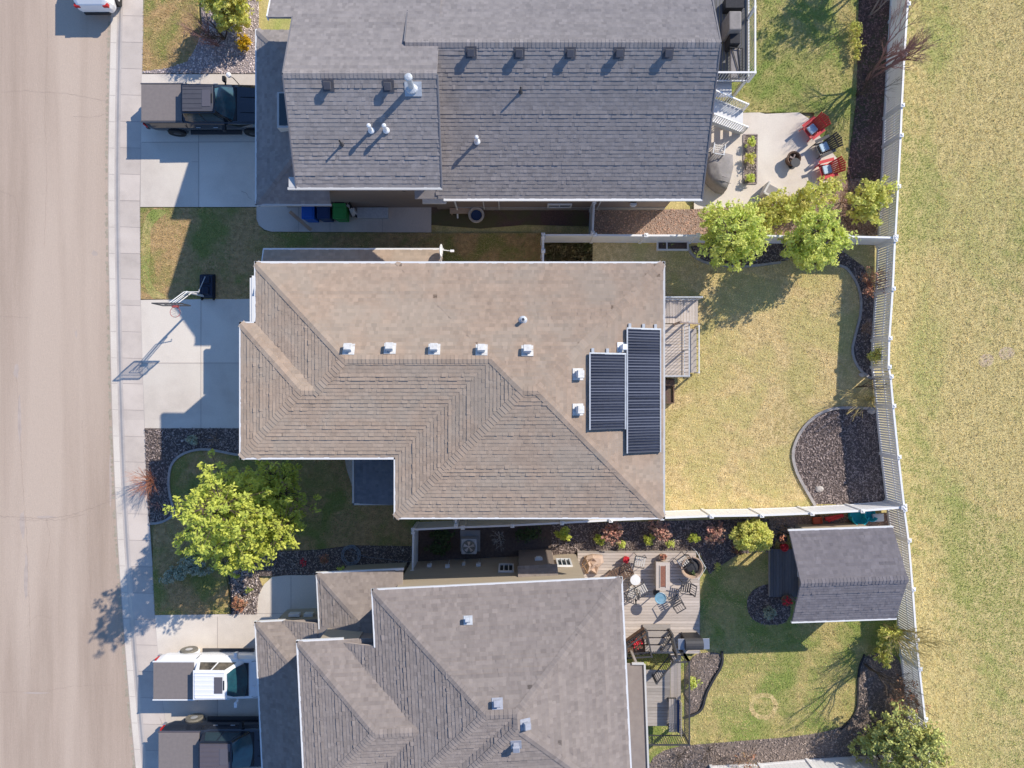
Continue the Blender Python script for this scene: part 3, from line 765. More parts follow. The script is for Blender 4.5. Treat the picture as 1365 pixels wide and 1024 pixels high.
u,v=on_roof(rm,828,463,7.8); box_vent(mid,rm,u,v,'white',size=.22,face='E')
u,v=on_roof(rm,697,427,8); pipe_vent(mid,rm,u,v,'galv',.32,.07)
b=MB()   # ribbed solar pool heating mats on the east slope
def mat_panel(x0p,y0p,x1p,y1p):
    ua,va=on_roof(rm,x0p,y1p,7.8); ub,vb=on_roof(rm,x1p,y0p,7.3); o=MB()
    za=rm.z(ua,(va+vb)/2); zb=rm.z(ub-.001,(va+vb)/2); 
    zf=lambda u: za+(zb-za)*(u-ua)/(ub-ua)
    up=.12
    vs=[(ua,va,za+up),(ub,va,zb+up),(ub,vb,zb+up),(ua,vb,za+up)]; vs+=[(p[0],p[1],p[2]-.06) for p in vs]
    o.add(vs,[(0,1,2,3),(7,6,5,4),(0,4,5,1),(1,5,6,2),(2,6,7,3),(3,7,4,0)])
    panel=o.build('solar_panel','solar',mid)
    r=MB(); n=int((vb-va)/.105)
    for i in range(n+1):
        v=va+.03+(vb-va-.06)*i/n
        r.bar((ua+.04,v,za+up+.02),(ub-.04,v,zb+up+.02),.028 if i%3 else .04,.045,t=random.random())
    r.build('rib','solar_rib',panel)
    e=MB(); e.bar((ua+.02,va,za+up+.03),(ua+.02,vb,za+up+.03),.05,.05); e.bar((ub-.02,va,zb+up+.03),(ub-.02,vb,zb+up+.03),.05,.05); e.bar((ua,vb,za+up+.02),(ub,vb,zb+up+.02),.06,.05)
    for q in (.1,.5,.85): e.box((ua+(ub-ua)*q,vb+.09,zf(ua+(ub-ua)*q)+.06),(.10,.2,.06))
    e.build('header_pipe','galv',panel)
mat_panel(785,472,833.5,573); mat_panel(834.5,439.5,880,604)
# dish on the north side
dl=W(588,336,3.6)
b=MB(); b.tube([dl+Vector((0,-.45,-.15)),dl+Vector((0,-.3,.2)),dl+Vector((0,.1,.25))],.03); b.tube([dl+Vector((0,.05,.25)),dl+Vector((.45,-.02,.32))],.02); b.box(dl+Vector((.5,-.02,.34)),(.16,.09,.09))
dsh=b.build('satellite_dish','vinyl',mid)
b=MB(); n=16; c=dl+Vector((.02,.0,.3)); prof=[(.01,-.06),(.11,-.05),(.20,-.02),(.27,.015),(.275,.03),(.20,-.005),(.11,-.035),(.01,-.045)]
b.lathe(c,prof,20,ry=R(82)); b.build('reflector','vinyl',dsh,smooth=True)
# ---------------- north house
nor=thing('north_house','grey shingled gabled house with a row of box vents, at the top edge','house',W(650,150,0),world=True)
rn=Roof(WF,4)
zW=6.5; zRW=8.1; xw=W(377.5,0,zRW).x; xe=W(582,0,zRW).x; yS=W(0,250,zW).y; yR=W(0,98,zRW).y; pW=(zRW-zW)/(yR-yS); yN=yR+5.6; zN=zRW-pW*5.6
zE=5.0; zRE=7.6; yE=W(0,265,zE).y; yRE=W(0,57,zRE).y; pE=(zRE-zE)/(yRE-yE); xE=W(960,0,zRE).x; xEW=W(540,0,zRE).x
xw2=W(368,0,6.0).x; yj=W(0,40,6.0).y
rn.add(xw,xe,yS,yR,zW,pW,sides='S',dmax=yR-yS)
rn.add(xw,xe,yR,yN,zN,pW,sides='N',dmax=yN-yR)
rn.add(xw2,xw,yj,yN,zN,pW,sides='N',dmax=yN-yj)
rE=Roof(WF,5); rE.add(xEW,xE,yE,2*yRE-yE,zE,pE,sides='NS')
rn.h+=rE.h; rn.ridges=[((xw,yR,zRW),(xe,yR,zRW),pW)]
b=MB(); rn.build(b); rn.caps(b); b.build('roof','shingle_grey',nor)
rl=Roof(WF,6); rl.add(-11.1,-7.9,7.83,15.4,2.9,.45,sides='WSN',dmax=3.0)
b=MB(); rl.build(b); rl.caps(b); b.build('garage_roof','shingle_grey',nor)
b=MB(); gutters(b,WF,[(-11.13,15.4,2.9),(-11.13,7.83,2.9)]); b.build('gutter','gutter',nor)
b=MB(); gutters(b,WF,[(-11.13,7.8,2.9),(-7.9,7.8,2.9)],w=.08); b.build('gutter','gutter_dull',nor)
b=MB(); gutters(b,WF,[(xw-.3,yS-.04,zW),(xe,yS-.04,zW)],w=.09); wallbox(b,WF,xw-.3,xw+.05,yS+.01,yS+.4,zW-.12,zW+.02); b.build('gutter','gutter_dull',nor)
b=MB(); gutters(b,WF,[(xe,yE-.04,zE),(xE,yE-.04,zE)],w=.09); b.build('gutter','gutter',nor)
for A_,C_ in (((xw-.02,yR,zRW-.08),(xw-.02,yS,zW-.08)),((xw-.02,yR-.02,zRW-.08),(xw-.02,yj,zRW-.08-pW*(yj-yR))),((xe+.03,yR,zRW-.08),(xe+.03,yS,zW-.08)),
  ((xE+.03,yRE,zRE-.08),(xE+.03,yE,zE-.08)),((xE+.03,yRE-.02,zRE-.08),(xE+.03,yRE+5,zE-.0)),((xEW-.03,yRE,zRE-.08),(xEW-.03,yRE+5,zE-.0)),((xw2-.03,yj,zRW-.08-pW*(yj-yR)),(xw2-.03,yN,zN-.08))):
    b=MB(); b.bar(A_,C_,.05,.2); b.build('bargeboard','edge_grey' if A_[0]>xw2 else 'gutter',nor)
def gable_wall(mb,x0,x1,y0,y1,z0,ze_,zr,ym):
    vs=[(x0,y0,z0),(x0,y1,z0),(x0,y1,ze_),(x0,ym,zr),(x0,y0,ze_)]; vs+=[(x1,q[1],q[2]) for q in vs]
    mb.add(vs,[(0,1,2,3,4),(9,8,7,6,5),(0,5,6,1),(1,6,7,2),(2,7,8,3),(3,8,9,4),(4,9,5,0)])
b=MB(); gable_wall(b,xw+.4,xe-.1,yS+.85,yR+2.7,-.1,zW+.25,zRW-.1,yR-.1); gable_wall(b,xEW+.4,xE-.45,yE+.8,2*yRE-yE-.4,-.1,zE+.1,zRE-.15,yRE)
wallbox(b,WF,-10.7,-7.85,yS+.86,15.0,-.1,2.95); b.build('wall','siding_brown',nor)
b=MB(); wallbox(b,WF,xe+.1,xE-.47,yE+.76,yE+.9,-.05,.45); b.build('foundation_wall','foundation',nor)
b=MB()
for k in range(4): b.box((-10.72,11.6,.32+k*.56),(.05,5.0,.54))
b.build('garage_door','white',nor)
# bay window over the garage roof
b=MB(); bx=-9.58; b.box((bx,11.5,3.75),(.56,1.5,.5)); bay=b.build('bay_window','gutter_dull',nor)
b=MB(); b.box((bx+.03,11.52,4.005),(.44,1.34,.03)); b.build('glazing','glass',bay)
# wall fittings seen below the eave
def win(parent,c,w,h,wall='S',n=2,mf='white'):
    """window in a wall facing south or north"""
    sgn=-1 if wall=='S' else 1; b=MB(); x,y,z=c
    for q in (-1,1): b.box((x+q*(w/2),y,z),(.07,.08,h+.07)); b.box((x,y,z+q*h/2),(w-.06,.08,.07))
    for k in range(1,n): b.box((x-w/2+w*k/n,y,z),(.04,.07,h-.06))
    f=b.build('window',mf,parent); b=MB(); b.box((x,y-sgn*.02,z),(w-.05,.03,h-.05)); b.build('pane','glass',f)
yw=yE+.76; win(nor,(2.2,yw-.02,.9),1.05,.5)
b=MB(); b.box((5.55,yw-.06,1.3),(.28,.10,.22)); b.box((5.55,yw-.13,1.3),(.18,.06,.12)); b.build('wall_vent','vinyl_grey',nor)
b=MB(); b.box((-4.6,yS+.76,3.6),(.12,.18,.28)); b.build('wall_lamp','black',nor)
for x in (-1.3,-.6,4.0): 
    b=MB(); b.tube([(x,yw-.05,2.6),(x,yw-.05,.4)],.03); b.build('conduit','gutter_dull',nor)
b=MB(); b.tube([(xe+.15,yE,zE-.2),(xe+.15,yw-.05,zE-.6),(xe+.15,yw-.06,.3),(xe+.15,yw-.4,.08)],.04,6); b.build('downpipe','gutter',nor)
b=MB(); wallbox(b,WF,-3.95,-2.9,yS+.4,yS+.83,2.4,2.5); b.build('door_hood','gutter',nor)
for px,py in [(437,114),(517,115)]:
    u,v=on_roof(rn,px+1,py,7.4); box_vent(nor,rn,u,v,'roof_panel',p=pW,face='S',size=.27)
for px,py in [(627,70),(691,71),(759,71),(824,71),(889,71)]:
    u,v=on_roof(rn,px+1,py,7.4); box_vent(nor,rn,u,v,'roof_panel',p=pE,face='S',size=.27)
u,v=on_roof(rn,549,117,7); f=pipe_vent(nor,rn,u,v,'galv',.8,.10,'flue',cap=True)
b=MB(); c=slope_pt(rn,u+.05,v-.05,.03); M4=math.atan(pW); b.box(c,(.62,.5,.02),rx=M4); b.build('flashing','galv',f)
for px,py in [(495,174),(515,174)]: u,v=on_roof(rn,px,py,7); pipe_vent(nor,rn,u,v,'white',.42,.055,cap=True)
u,v=on_roof(rn,636,189,6.2); pipe_vent(nor,rn,u,v,'white',.42,.055,cap=True)
for px,py in [(456,193),(694,123)]: u,v=on_roof(rn,px,py,7); pipe_vent(nor,rn,u,v,'dark_metal',.42,.035)
# ---------------- south house
so=thing('south_house','rose grey shingled hip roofed house with a stepped garage front, at the bottom edge','house',W(640,900,0),world=True)
z5=7.1; o_=W(497,787,z5); FS=Frame(o_.x,o_.y,R(2.8)); K=945/(H-z5)
rs=Roof(FS,11); P5=.41
def lo(px,py,z): q=W(px,py,z); dx=q.x-FS.x; dy=q.y-FS.y; return dx*FS.c+dy*FS.s, -dx*FS.s+dy*FS.c
WM=331/K; SA=292/K; SB=311/K; UB=39/K
u2,v2=lo(397,856,6.5); h2=3.07; ud,vd=lo(456,857,6.55); u3,v3=lo(423,765,3.7); u3e,_=lo(537,760,3.7); u1a,v1a=lo(341,830,3.0); u1b,v1b=lo(378,827,3.03)
rs.add(0,WM,-SA,0,z5,P5); rs.add(UB,WM,-SB,0,z5,P5)
rs.add(ud,4,-12,vd,z5+ud*P5,P5,sides='W',dmax=3.2)
rs.add(u2,5,v2-2*h2,v2,6.5,P5,sides='NSW')
rs.add(u3,u3e,-5.5,v3,3.7,P5,sides='NW',dmax=3.2)
rs.add(u1b,.5,-9.5,v1b,3.03,P5,sides='W',dmax=3.6)
rs.add(u1a,.5,-9.5,v1a,3.0,P5,sides='WN',dmax=3.6)
b=MB(); rs.build(b); rs.caps(b); b.build('roof','shingle_rose',so)
b=MB()
for L in ([(0,0,z5),(WM,0,z5)],[(WM+.02,0,z5),(WM+.02,-SB,z5)],[(-.02,0,z5),(-.02,vd,z5)],
          [(u2-.02,v2+.02,6.5),(ud,v2+.02,6.5)],[(u2-.02,v2,6.5),(u2-.02,v2-2*h2,6.5)],[(u3-.02,v3+.02,3.7),(u3e,v3+.02,3.7)],[(u3-.02,v3,3.7),(u3-.02,v1b-.2,3.7)],
          [(u1a-.02,v1a+.02,3.0),(u1b,v1a+.02,3.0)],[(u1a-.02,v1a,3.0),(u1a-.02,-9.5,3.0)]):
    gutters(b,FS,L,w=.09)
b.build('gutter','gutter',so)
b=MB(); zt=.72
wallbox(b,FS,.4,WM-1.1,-SA+.4,-zt,-.1,z5+.02); wallbox(b,FS,.5,WM-.5,-SB+.5,-2.1,-.1,z5-.03)
wallbox(b,FS,u2+.45,ud+.35,v2-2*h2+.4,v2-.4,-.1,6.5); wallbox(b,FS,u3+.4,u3e-.4,v1b-1,v3-.6,-.1,3.7); wallbox(b,FS,u1a+.4,u2+.5,-9,v1a-.4,-.1,3.0)
b.build('wall','siding_tan',so)
b=MB(); wallbox(b,FS,ud+.3,.45,-7,vd-.35,-.1,z5+ud*P5); b.build('side_wall','siding_brown',so)  # shade put into the colour: darker siding where the roof shadow falls short
def fsw(x,y): return inv(FS,x,y)
# chimney chase with its little roof
q0=W(690,755,3.3); q1=W(743,754,3.3); u0,v0=fsw(q0.x,q0.y); u1,v1=fsw(q1.x,q1.y)
b=MB(); wallbox(b,FS,u0+.06,u1-.1,-zt-.1,v0-.08,0,3.25); ch=b.build('fireplace_chase','siding_brown',so)
cr=Roof(FS,13); cr.add(u0,u1,-zt-.6,v0,3.3,.9,sides='N',dmax=abs(v0+zt))
b=MB(); cr.build(b); b.build('chase_roof','shingle_rose',ch)
b=MB(); p=FS(u0+.95,v0-.05,2.0); b.box(p,(.34,.12,.30),rz=FS.a); b.box(p+Vector((0,.08,0)),(.22,.06,.18),rz=FS.a); b.build('flue_vent','vinyl_grey',ch)
for pxx in ((675,761),(752,756)):
    zz_=2.2 if pxx[0]<700 else 1.75; q=W(pxx[0],pxx[1],zz_); u,v=fsw(q.x,q.y); c=FS(u,-zt+.05,zz_); win(so,tuple(c),.62 if pxx[0]<700 else .6,1.2,'N',3)
for i,px in enumerate((572,597,618,638)):
    q=W(px,752,1.2); u,v=fsw(q.x,q.y); c=FS(u,-zt+.06,1.1+(i%2)*.3); b=MB()
    b.box(c,(.20 if i!=2 else .14,.12,.26),rz=FS.a); b.tube([c,FS(u,-zt+.05,.3)],.014,6); b.build('utility_box','vinyl_grey' if i!=2 else 'gutter_dull',so)
for px,py,z_,fc,m_ in [(624,827,8,'N','galv'),(663,938,8,'N','vent_grey'),(700,965,8,'E','vent_grey'),(688,992,8,'S','vent_grey')]:
    u,v=on_roof(rs,px,py,z_); box_vent(so,rs,u,v,m_,face=fc,size=.25 if px>630 else .19)
# lower flat roof over the east side
q=W(858,885,2.7); x0=W(828,0,2.7).x
b=MB(); P=[(W(830,886,2.7).x,q.y),(q.x,q.y),(W(863,1024,2.7).x,W(0,1024,2.7).y),(W(868,1150,2.7).x,W(0,1150,2.7).y),(W(830,1150,2.7).x,W(0,1150,2.7).y)]
b.prism(P,2.62,2.72); o=b.build('canopy_roof','shingle_rose',so)
b=MB(); b.bar((P[0][0]+.4,P[0][1]+.03,2.74),(P[1][0],P[1][1]+.03,2.74),.08,.1); b.bar((P[1][0]+.03,P[1][1],2.74),(P[2][0]+.03,P[2][1],2.74),.08,.1); b.build('fascia','gutter_dull',o)
for yy in (q.y-.25,q.y-3.2):
    b=MB(); b.box((q.x-.2,yy,1.3),(.10,.10,2.6)); b.build('post','deck_grey',o)
# porch window light patches: pale boxes stand in for the light by the front entry
b=MB(); b.box(W(393,819,1.2),(.5,.14,.3)); b.box(W(412,819,1.2),(.4,.14,.3)); b.build('entry_light_patch','gutter',so)
# ---------------- shed
sh=thing('garden_shed','small gable shed with grey shingled roof and white eaves, against the picket fence','shed',W(1120,770,0),world=True)
q=W(1052,708,2.8); FH=Frame(q.x,q.y,R(2.0)); Lx=(W(1190,704,2.8)-q).length; Ly=(W(1052,708,2.8)-W(1055,829,2.8)).length
rh=Roof(FH,14); rh.add(0,Lx,-Ly,0,2.8,.55,sides='NS')
b=MB(); rh.build(b); rh.caps(b); b.build('roof','shingle_blue',sh)
b=MB(); gutters(b,FH,[(0,.03,2.8),(Lx,.03,2.8)],w=.07); gutters(b,FH,[(0,-Ly-.03,2.8),(Lx,-Ly-.03,2.8)],w=.07); b.build('gutter','gutter',sh)
b=MB(); zr=2.8+.55*Ly/2; y0=-.3; y1=-Ly+.3
vs=[FH(1.35,y0,-.1),FH(1.35,y1,-.1),FH(1.35,y1,2.9),FH(1.35,-Ly/2,zr-.1),FH(1.35,y0,2.9)]; vs+=[FH(Lx-.2,y0,-.1),FH(Lx-.2,y1,-.1),FH(Lx-.2,y1,2.9),FH(Lx-.2,-Ly/2,zr-.1),FH(Lx-.2,y0,2.9)]
b.add(vs,[(4,3,2,1,0),(5,6,7,8,9),(0,1,6,5),(1,2,7,6),(2,3,8,7),(3,4,9,8),(4,0,5,9)]); b.build('wall','siding_tan',sh)
b=MB(); b.box(FH(1.33,-Ly/2,1.0),(.05,1.5,1.95),rz=FH.a); b.build('door','white',sh)
for vv in (-.35,-Ly+.35):
    b=MB(); b.box(FH(.9,vv,1.4),(.09,.09,2.8)); b.build('post','deck_dark',sh)
# ================================================================ FENCES
FHt=1.6
def fence(name,label,cat,px,solid,m='vinyl',z=FHt,posts=True,gatei=None,group=None,step=None,picket=.088,gap=.024):
    P=[W(x,y,z) for x,y in px]
    r=thing(name,label,cat,(P[0].x,P[0].y,0),group=group,world=True)
    for i,p in enumerate(P):
        b=MB(); b.box((p.x,p.y,z/2+.03),(.13,.13,z+.06)); b.box((p.x,p.y,z+.08),(.18,.18,.04)); b.box((p.x,p.y,z+.12),(.13,.13,.04),taper=.2); b.build('post',m,r)
    for a,c in zip(P[:-1],P[1:]):
        d=(c-a); L=d.length; d.normalize(); ang=math.atan2(d.y,d.x); mid_=(a+c)/2
        f=MB(); f.box((mid_.x,mid_.y,z-.03),(L-.13,.085,.09),rz=ang); f.box((mid_.x,mid_.y,.12),(L-.13,.06,.14),rz=ang)
        b=f
        if solid:
            n=max(1,int((L-.13)/.15)); w=(L-.13)/n
            for k in range(n): 
                q=a+d*(.065+w*(k+.5)); b.box((q.x,q.y,(z+.12)/2),(w-.006,.035 if k%2 else .039,z-.22),rz=ang)
        else:
            n=int((L-.13)/(picket+gap)); w=(L-.13)/n
            for k in range(n):
                q=a+d*(.065+w*(k+.5)); b.box((q.x,q.y,(z+.12)/2),(picket,.03,z-.22),rz=ang)
            b.box((mid_.x,mid_.y,z*.62),(L-.13,.038,.07),rz=ang)
        if solid: b.box((mid_.x,mid_.y,z/2),(L-.14,.02,z-.2),rz=ang)
        b.build('panel',m,r)
    return r
fence('picket_fence','white vinyl picket fence between the north back yard and the park','fence',[(1216,-130),(1213,-62),(1210,6),(1205.5,73),(1202,141),(1200.5,181),(1197,249),(1193.5,316)],False)
fence('picket_fence','white vinyl picket fence bending around the middle back yard beside the park','fence',[(1192.8,320),(1190,385),(1185.5,451),(1184.5,489),(1187,502),(1190.5,541),(1197.5,609),(1205,674)],False)
fence('picket_fence','white vinyl picket fence running behind the shed of the south back yard','fence',[(1205.3,679),(1211,720),(1216.5,785),(1221.5,852),(1225.5,891),(1233,958),(1240,1024),(1248,1095)],False)
fence('privacy_fence','bright white solid board fence along the south side of the middle back yard','fence',[(551,706),(617,703),(683,700.5),(749,697),(814,693.5),(882,690.5),(948,688),(1015,687),(1082,684.5),(1149,681),(1203,676.5)],True)
fence('privacy_fence','shaded white board fence along the north side of the middle back yard','fence',[(724,313.5),(793,313.5),(861,314),(930,314),(998,314.5),(1065,315),(1130,315.5),(1192,317)],True)
fence('side_gate','short white board fence closing the gap beside the middle house roof, north side','gate',[(724,316),(724,335),(724,356)],True)
fence('side_gate','white board gate beside the air conditioner, south house','gate',[(551,709),(550,762)],True)
fence('lattice_gate','narrow white gate below the eave of the north house beside the stone bed','gate',[(792,270),(790,311)],False,m='vinyl_grey')
fence('side_gate','narrow white gate post pair tucked under the south eave of the middle house','gate',[(607,690),(608,701)],True)
fence('privacy_fence','white board fence crossing the bottom right corner beside the spruce','fence',[(960,1046),(1027,1043),(1094,1037),(1160,1033),(1226,1030)],True)
# ================================================================ DECKS
def boards(b, poly_px=None, rect=None, z=.3, w=.14, along='x', th=.03, jit=.5):
    x0,x1,y0,y1=rect
    if along=='x':
        n=int((y1-y0)/w)
        for i in range(n): 
            yy=y0+(i+.5)*(y1-y0)/n; b.box(((x0+x1)/2,yy,z-th/2),(x1-x0,(y1-y0)/n-.012,th),t=random.random())
    else:
        n=int((x1-x0)/w)
        for i in range(n):
            xx=x0+(i+.5)*(x1-x0)/n; b.box((xx,(y0+y1)/2,z-th/2),((x1-x0)/n-.012,y1-y0,th),t=random.random())
def rect_px(a,c,z): p=W(a[0],c[1],z); q=W(c[0],a[1],z); return (p.x,q.x,p.y,q.y)
def railing(root, pts, z0, h=.95, m='dark_metal', sp=.12, bal=.018, rail=.05, posts=True, mr=None):
    """posts, top and bottom rail and balusters along pts"""
    mr=mr or m
    pts=[Vector((p[0],p[1],p[2] if len(p)>2 else z0)) for p in pts]
    for a,c in zip(pts[:-1],pts[1:]):
        b=MB(); up=Vector((0,0,h)); b.bar(a+up,c+up,rail,rail*.8); b.bar(a+Vector((0,0,.1)),c+Vector((0,0,.1)),rail*.7,rail*.7)
        rr=b.build('rail',mr,root); b=MB(); L=(c-a).length; n=max(1,int(L/sp))
        for k in range(1,n): q=a.lerp(c,k/n); b.bar(q+Vector((0,0,.12)),q+Vector((0,0,h-.03)),bal)
        b.build('balusters',m,rr)
    for p in pts:
        b=MB(); b.bar(p,p+Vector((0,0,h+.03)),rail*1.4); b.build('post',mr,root)
# middle house deck
dk=thing('deck','low weathered timber deck with slim metal railing on the east side of the beige house','deck',W(905,470,0),world=True)
zd=.85; r1=rect_px((878,398),(930,431),zd); r2=rect_px((878,432),(919,502.5),zd); r1=(5.35,)+r1[1:]; r2=(5.35,)+r2[1:]
b=MB(); boards(b,rect=r1,z=zd,along='y',w=.13); boards(b,rect=r2,z=zd,along='x',w=.13); b.build('deck_floor','deck_warm',dk)
b=MB(); b.box(((r1[0]+r1[1])/2,r1[3],zd-.12),(r1[1]-r1[0],.04,.2)); b.box((r1[1],(r1[2]+r1[3])/2,zd-.12),(.04,r1[3]-r1[2],.2)); b.box((r2[1],(r2[2]+r2[3])/2,zd-.12),(.04,r2[3]-r2[2],.2)); b.box(((r2[0]+r2[1])/2,r2[2],zd-.12),(r2[1]-r2[0],.04,.2)); b.build('skirt','deck_grey',dk)
railing(dk,[(r1[0]+.2,r1[3]-.05),(r1[1]-.05,r1[3]-.05)],zd,m='galv')
railing(dk,[(r2[1]-.25,r2[3],zd),(r2[1]-.25,(r2[2]+r2[3])/2,zd),(r2[1]-.25,r2[2]+.03,zd),(r2[0]+.2,r2[2]+.03,zd)],zd,m='dark_metal',mr='galv',sp=.15)
b=MB(); 
for k in range(2): b.box((r2[1]+.12+k*.22,(r2[2]+r2[3])/2,zd-.25-k*.28),(.24,r2[3]-r2[2]-.4,.04),t=random.random())
b.build('step','deck_grey',dk)
railing(dk,[(r2[1]+.42,r2[3]-.1,.1),(r2[1]+.42,r2[2]+.2,.1)],.1,h=.85,m='black',mr='vinyl_grey',sp=.3)
b=MB(); p=W(906,430,1.9); b.bar((p.x,p.y,zd),(p.x,p.y,2.2),.09); b.bar((p.x-.1,p.y,1.9),(p.x+.9,p.y-.06,1.9),.06); b.build('pergola_post','bark_pale',dk)
pl=thing('planter_box','dark timber planter box with dry soil below the deck of the beige house','planter',W(893,520,0),world=True)
q=rect_px((884,505),(899,538),.4); b=MB()
for s in ((q[0],q[0]+.05,q[2],q[3]),(q[1]-.05,q[1],q[2],q[3]),(q[0]+.051,q[1]-.051,q[2],q[2]+.05),(q[0]+.051,q[1]-.051,q[3]-.05,q[3])): wallbox(b,WF,*s,0,.4)
wallbox(b,WF,q[0],q[1],q[3]-.35,q[3]-.06,.38,.44); b.build('box','rust',pl)
b=MB(); wallbox(b,WF,q[0]+.05,q[1]-.05,q[2]+.05,q[3]-.05,.05,.30); b.build('soil','mulch_red',pl)
# white garden frame by the north fence
pf=thing('raised_bed','white framed raised bed with plants against the north privacy fence','raised bed',W(897,328,0),world=True)
q=rect_px((876,321),(918,333.5),.25); b=MB()
for s in ((q[0],q[0]+.06,q[2],q[3]),(q[1]-.06,q[1],q[2],q[3]),(q[0]+.061,q[1]-.061,q[2],q[2]+.06),(q[0]+.061,q[1]-.061,q[3]-.06,q[3]),((q[0]+q[1])/2-.3,(q[0]+q[1])/2-.25,q[2]+.061,q[3]-.061)): wallbox(b,WF,*s,0,.25)
b.build('frame','vinyl_grey',pf); b=MB(); wallbox(b,WF,q[0]+.06,q[1]-.06,q[2]+.06,q[3]-.06,.02,.14); b.build('soil','soil',pf)
# north house deck
z=1.9
nd=thing('raised_deck','raised dark board deck with white railing at the east end of the grey north house','deck',W(965,40,0),world=True)
q=rect_px((930,-60),(997,109),z); b=MB(); boards(b,rect=(7.2,q[1],q[2],q[3]),z=z,along='y'); b.build('deck_floor','deck_dark',nd)
z2=z; A=(q[1],q[3]); Bp=(q[1],q[2]+.02); 
railing(nd,[(q[1],q[3],z),(q[1],(q[2]+q[3])/2,z),(q[1],q[2],z),(7.4,q[2],z)],z,m='vinyl_grey',mr='vinyl',sp=.13,rail=.07)
b=MB()
for x in (7.6,q[1]-.1): b.box((x,q[2]+.1,z/2-.05),(.14,.14,z-.1))
b.build('leg','vinyl_grey',nd)
# stair from the deck down to the patio
stt=thing('staircase','white metal stair with open treads coming down from the raised deck to the patio','stairs',W(972,155,0),world=True)
T=W(946,146,1.55); Bq=W(989,163,.10); d=(Bq-T); hd=Vector((d.x,d.y,0)).normalized(); sd=Vector((-hd.y,hd.x,0)); n=8; wd=1.05
for k in range(n):
    b=MB(); p=T.lerp(Bq,(k+.5)/n); b.box(p,(.26,wd,.04),rz=math.atan2(hd.y,hd.x)); b.build('tread','vinyl_grey',stt)
b=MB()
for s in (-1,1): b.bar(T+sd*s*wd/2-Vector((0,0,.08)),Bq+sd*s*wd/2-Vector((0,0,.05)),.05,.24)
b.build('stringer','galv',stt)
for s in (-1,1): railing(stt,[tuple(T+sd*s*wd/2),tuple(Bq+sd*s*wd/2)],0,h=.85,m='vinyl',sp=.15,bal=.035,rail=.06)
b=MB(); lt=W(951,118,1.7); b.box(lt+Vector((.3,0,-.1)),(1.1,.7,.05)); b.build('landing','vinyl_grey',stt)
# south house upper and lower terraces
zt_=.28
sd1=thing('terrace','pale composite board terrace with a fire table and patio chairs beside the south house','terrace',W(870,790,0),world=True)
b=MB(); P=[W(770,737,zt_),W(928,737,zt_),W(932,752,zt_),W(931,870,zt_),W(836,870,zt_),W(828,772,zt_),W(768,772,zt_)]
y=P[1].y; i=0
while y>P[3].y:
    xa=P[0].x if y>W(0,776,zt_).y else P[4].x-.3; xb=P[2].x if y<W(0,750,zt_).y else P[1].x
    b.box(((xa+xb)/2,y-.07,zt_-.02),(xb-xa,.128,.04),t=random.random()); y-=.14
b.build('terrace_floor','deck_warm',sd1)
b=MB(); b.box((P[2].x+.02,(P[1].y+P[3].y)/2,zt_/2-.01),(.04,P[1].y-P[3].y,zt_-.02)); b.box(((P[0].x+P[1].x)/2,P[0].y+.03,zt_/2-.01),(P[1].x-P[0].x,.04,zt_-.02)); b.build('skirt','deck_grey',sd1)
zl=1.15
sd2=thing('balcony_deck','grey upper deck with dark metal railings and a bench beside the south house','deck',W(893,920,0),world=True)
q=rect_px((855,893),(893,968),zl); b=MB(); boards(b,rect=(4.6,q[1]+.02,q[2],q[3]),z=zl,along='x',w=.14); b.build('deck_floor','deck_grey',sd2)
xl=q[1]; xr=W(912,0,zl).x
b=MB(); boards(b,rect=(xl+.03,xr-.15,q[2],W(0,872,zl).y),z=zl,along='y',w=.14); b.build('deck_floor','deck_warm',sd2)
yN=W(0,872,zl).y; yS=W(0,979,zl).y
railing(sd2,[(xr,yN,zl),(xr,(yN+yS)/2,zl),(xr,yS,zl),(4.7,yS,zl)],zl,h=.95,m='dark_metal',sp=.10,bal=.022,rail=.06)
railing(sd2,[(W(870,0,zl).x,W(0,900,zl).y,zl),(W(892,0,zl).x,W(0,873,zl).y,zl),(xr,yN,zl)],zl,h=.9,m='dark_metal',sp=.10,bal=.022,rail=.06)
b=MB()
for k in range(4): b.box((W(878,0,.8).x+.0,W(0,868,.8).y+.18+k*.26,.95-k*.2),(1.3,.26,.04),t=random.random())
b.build('step','deck_grey',sd2)
b=MB()
for yy in (yN,yS): b.box((xr-.05,yy,zl/2-.05),(.12,.12,zl-.1))
b.build('leg','dark_metal',sd2)
bn=thing('bench','grey slatted bench with a blue cushion against the railing of the upper deck','bench',W(898,945,zl),world=True)
qx=xr-.75; b=MB()
for k in range(4): b.box((qx+k*.11,W(0,948,zl).y,zl+.43),(.09,1.5,.03))
b.build('seat','deck_grey',bn)
for k in (-.6,.6):
    b=MB(); b.box((qx+.16,W(0,948,zl).y+k,zl+.2),(.4,.06,.4)); b.build('leg','dark_metal',bn)
b=MB()
for k in range(13): b.box((qx+.42,W(0,948,zl).y-.72+k*.12,zl+.65),(.03,.05,.5))
b.build('backrest','deck_grey',bn); b=MB(); b.box((qx+.36,W(0,948,zl).y,zl+.50),(.07,1.45,.12)); b.build('cushion','bin_navy',bn)
# shed porch deck
spd=thing('porch_deck','small grey board deck in front of the shed door','deck',W(1040,765,0),world=True)
q=rect_px((1027,732),(1078,796),.2); b=MB(); boards(b,rect=q,z=.2,along='y',w=.13); b.build('deck_floor','deck_dark',spd)
b=MB(); b.box((q[0]-.02,(q[2]+q[3])/2,.08),(.04,q[3]-q[2],.16)); b.build('skirt','edging',spd)
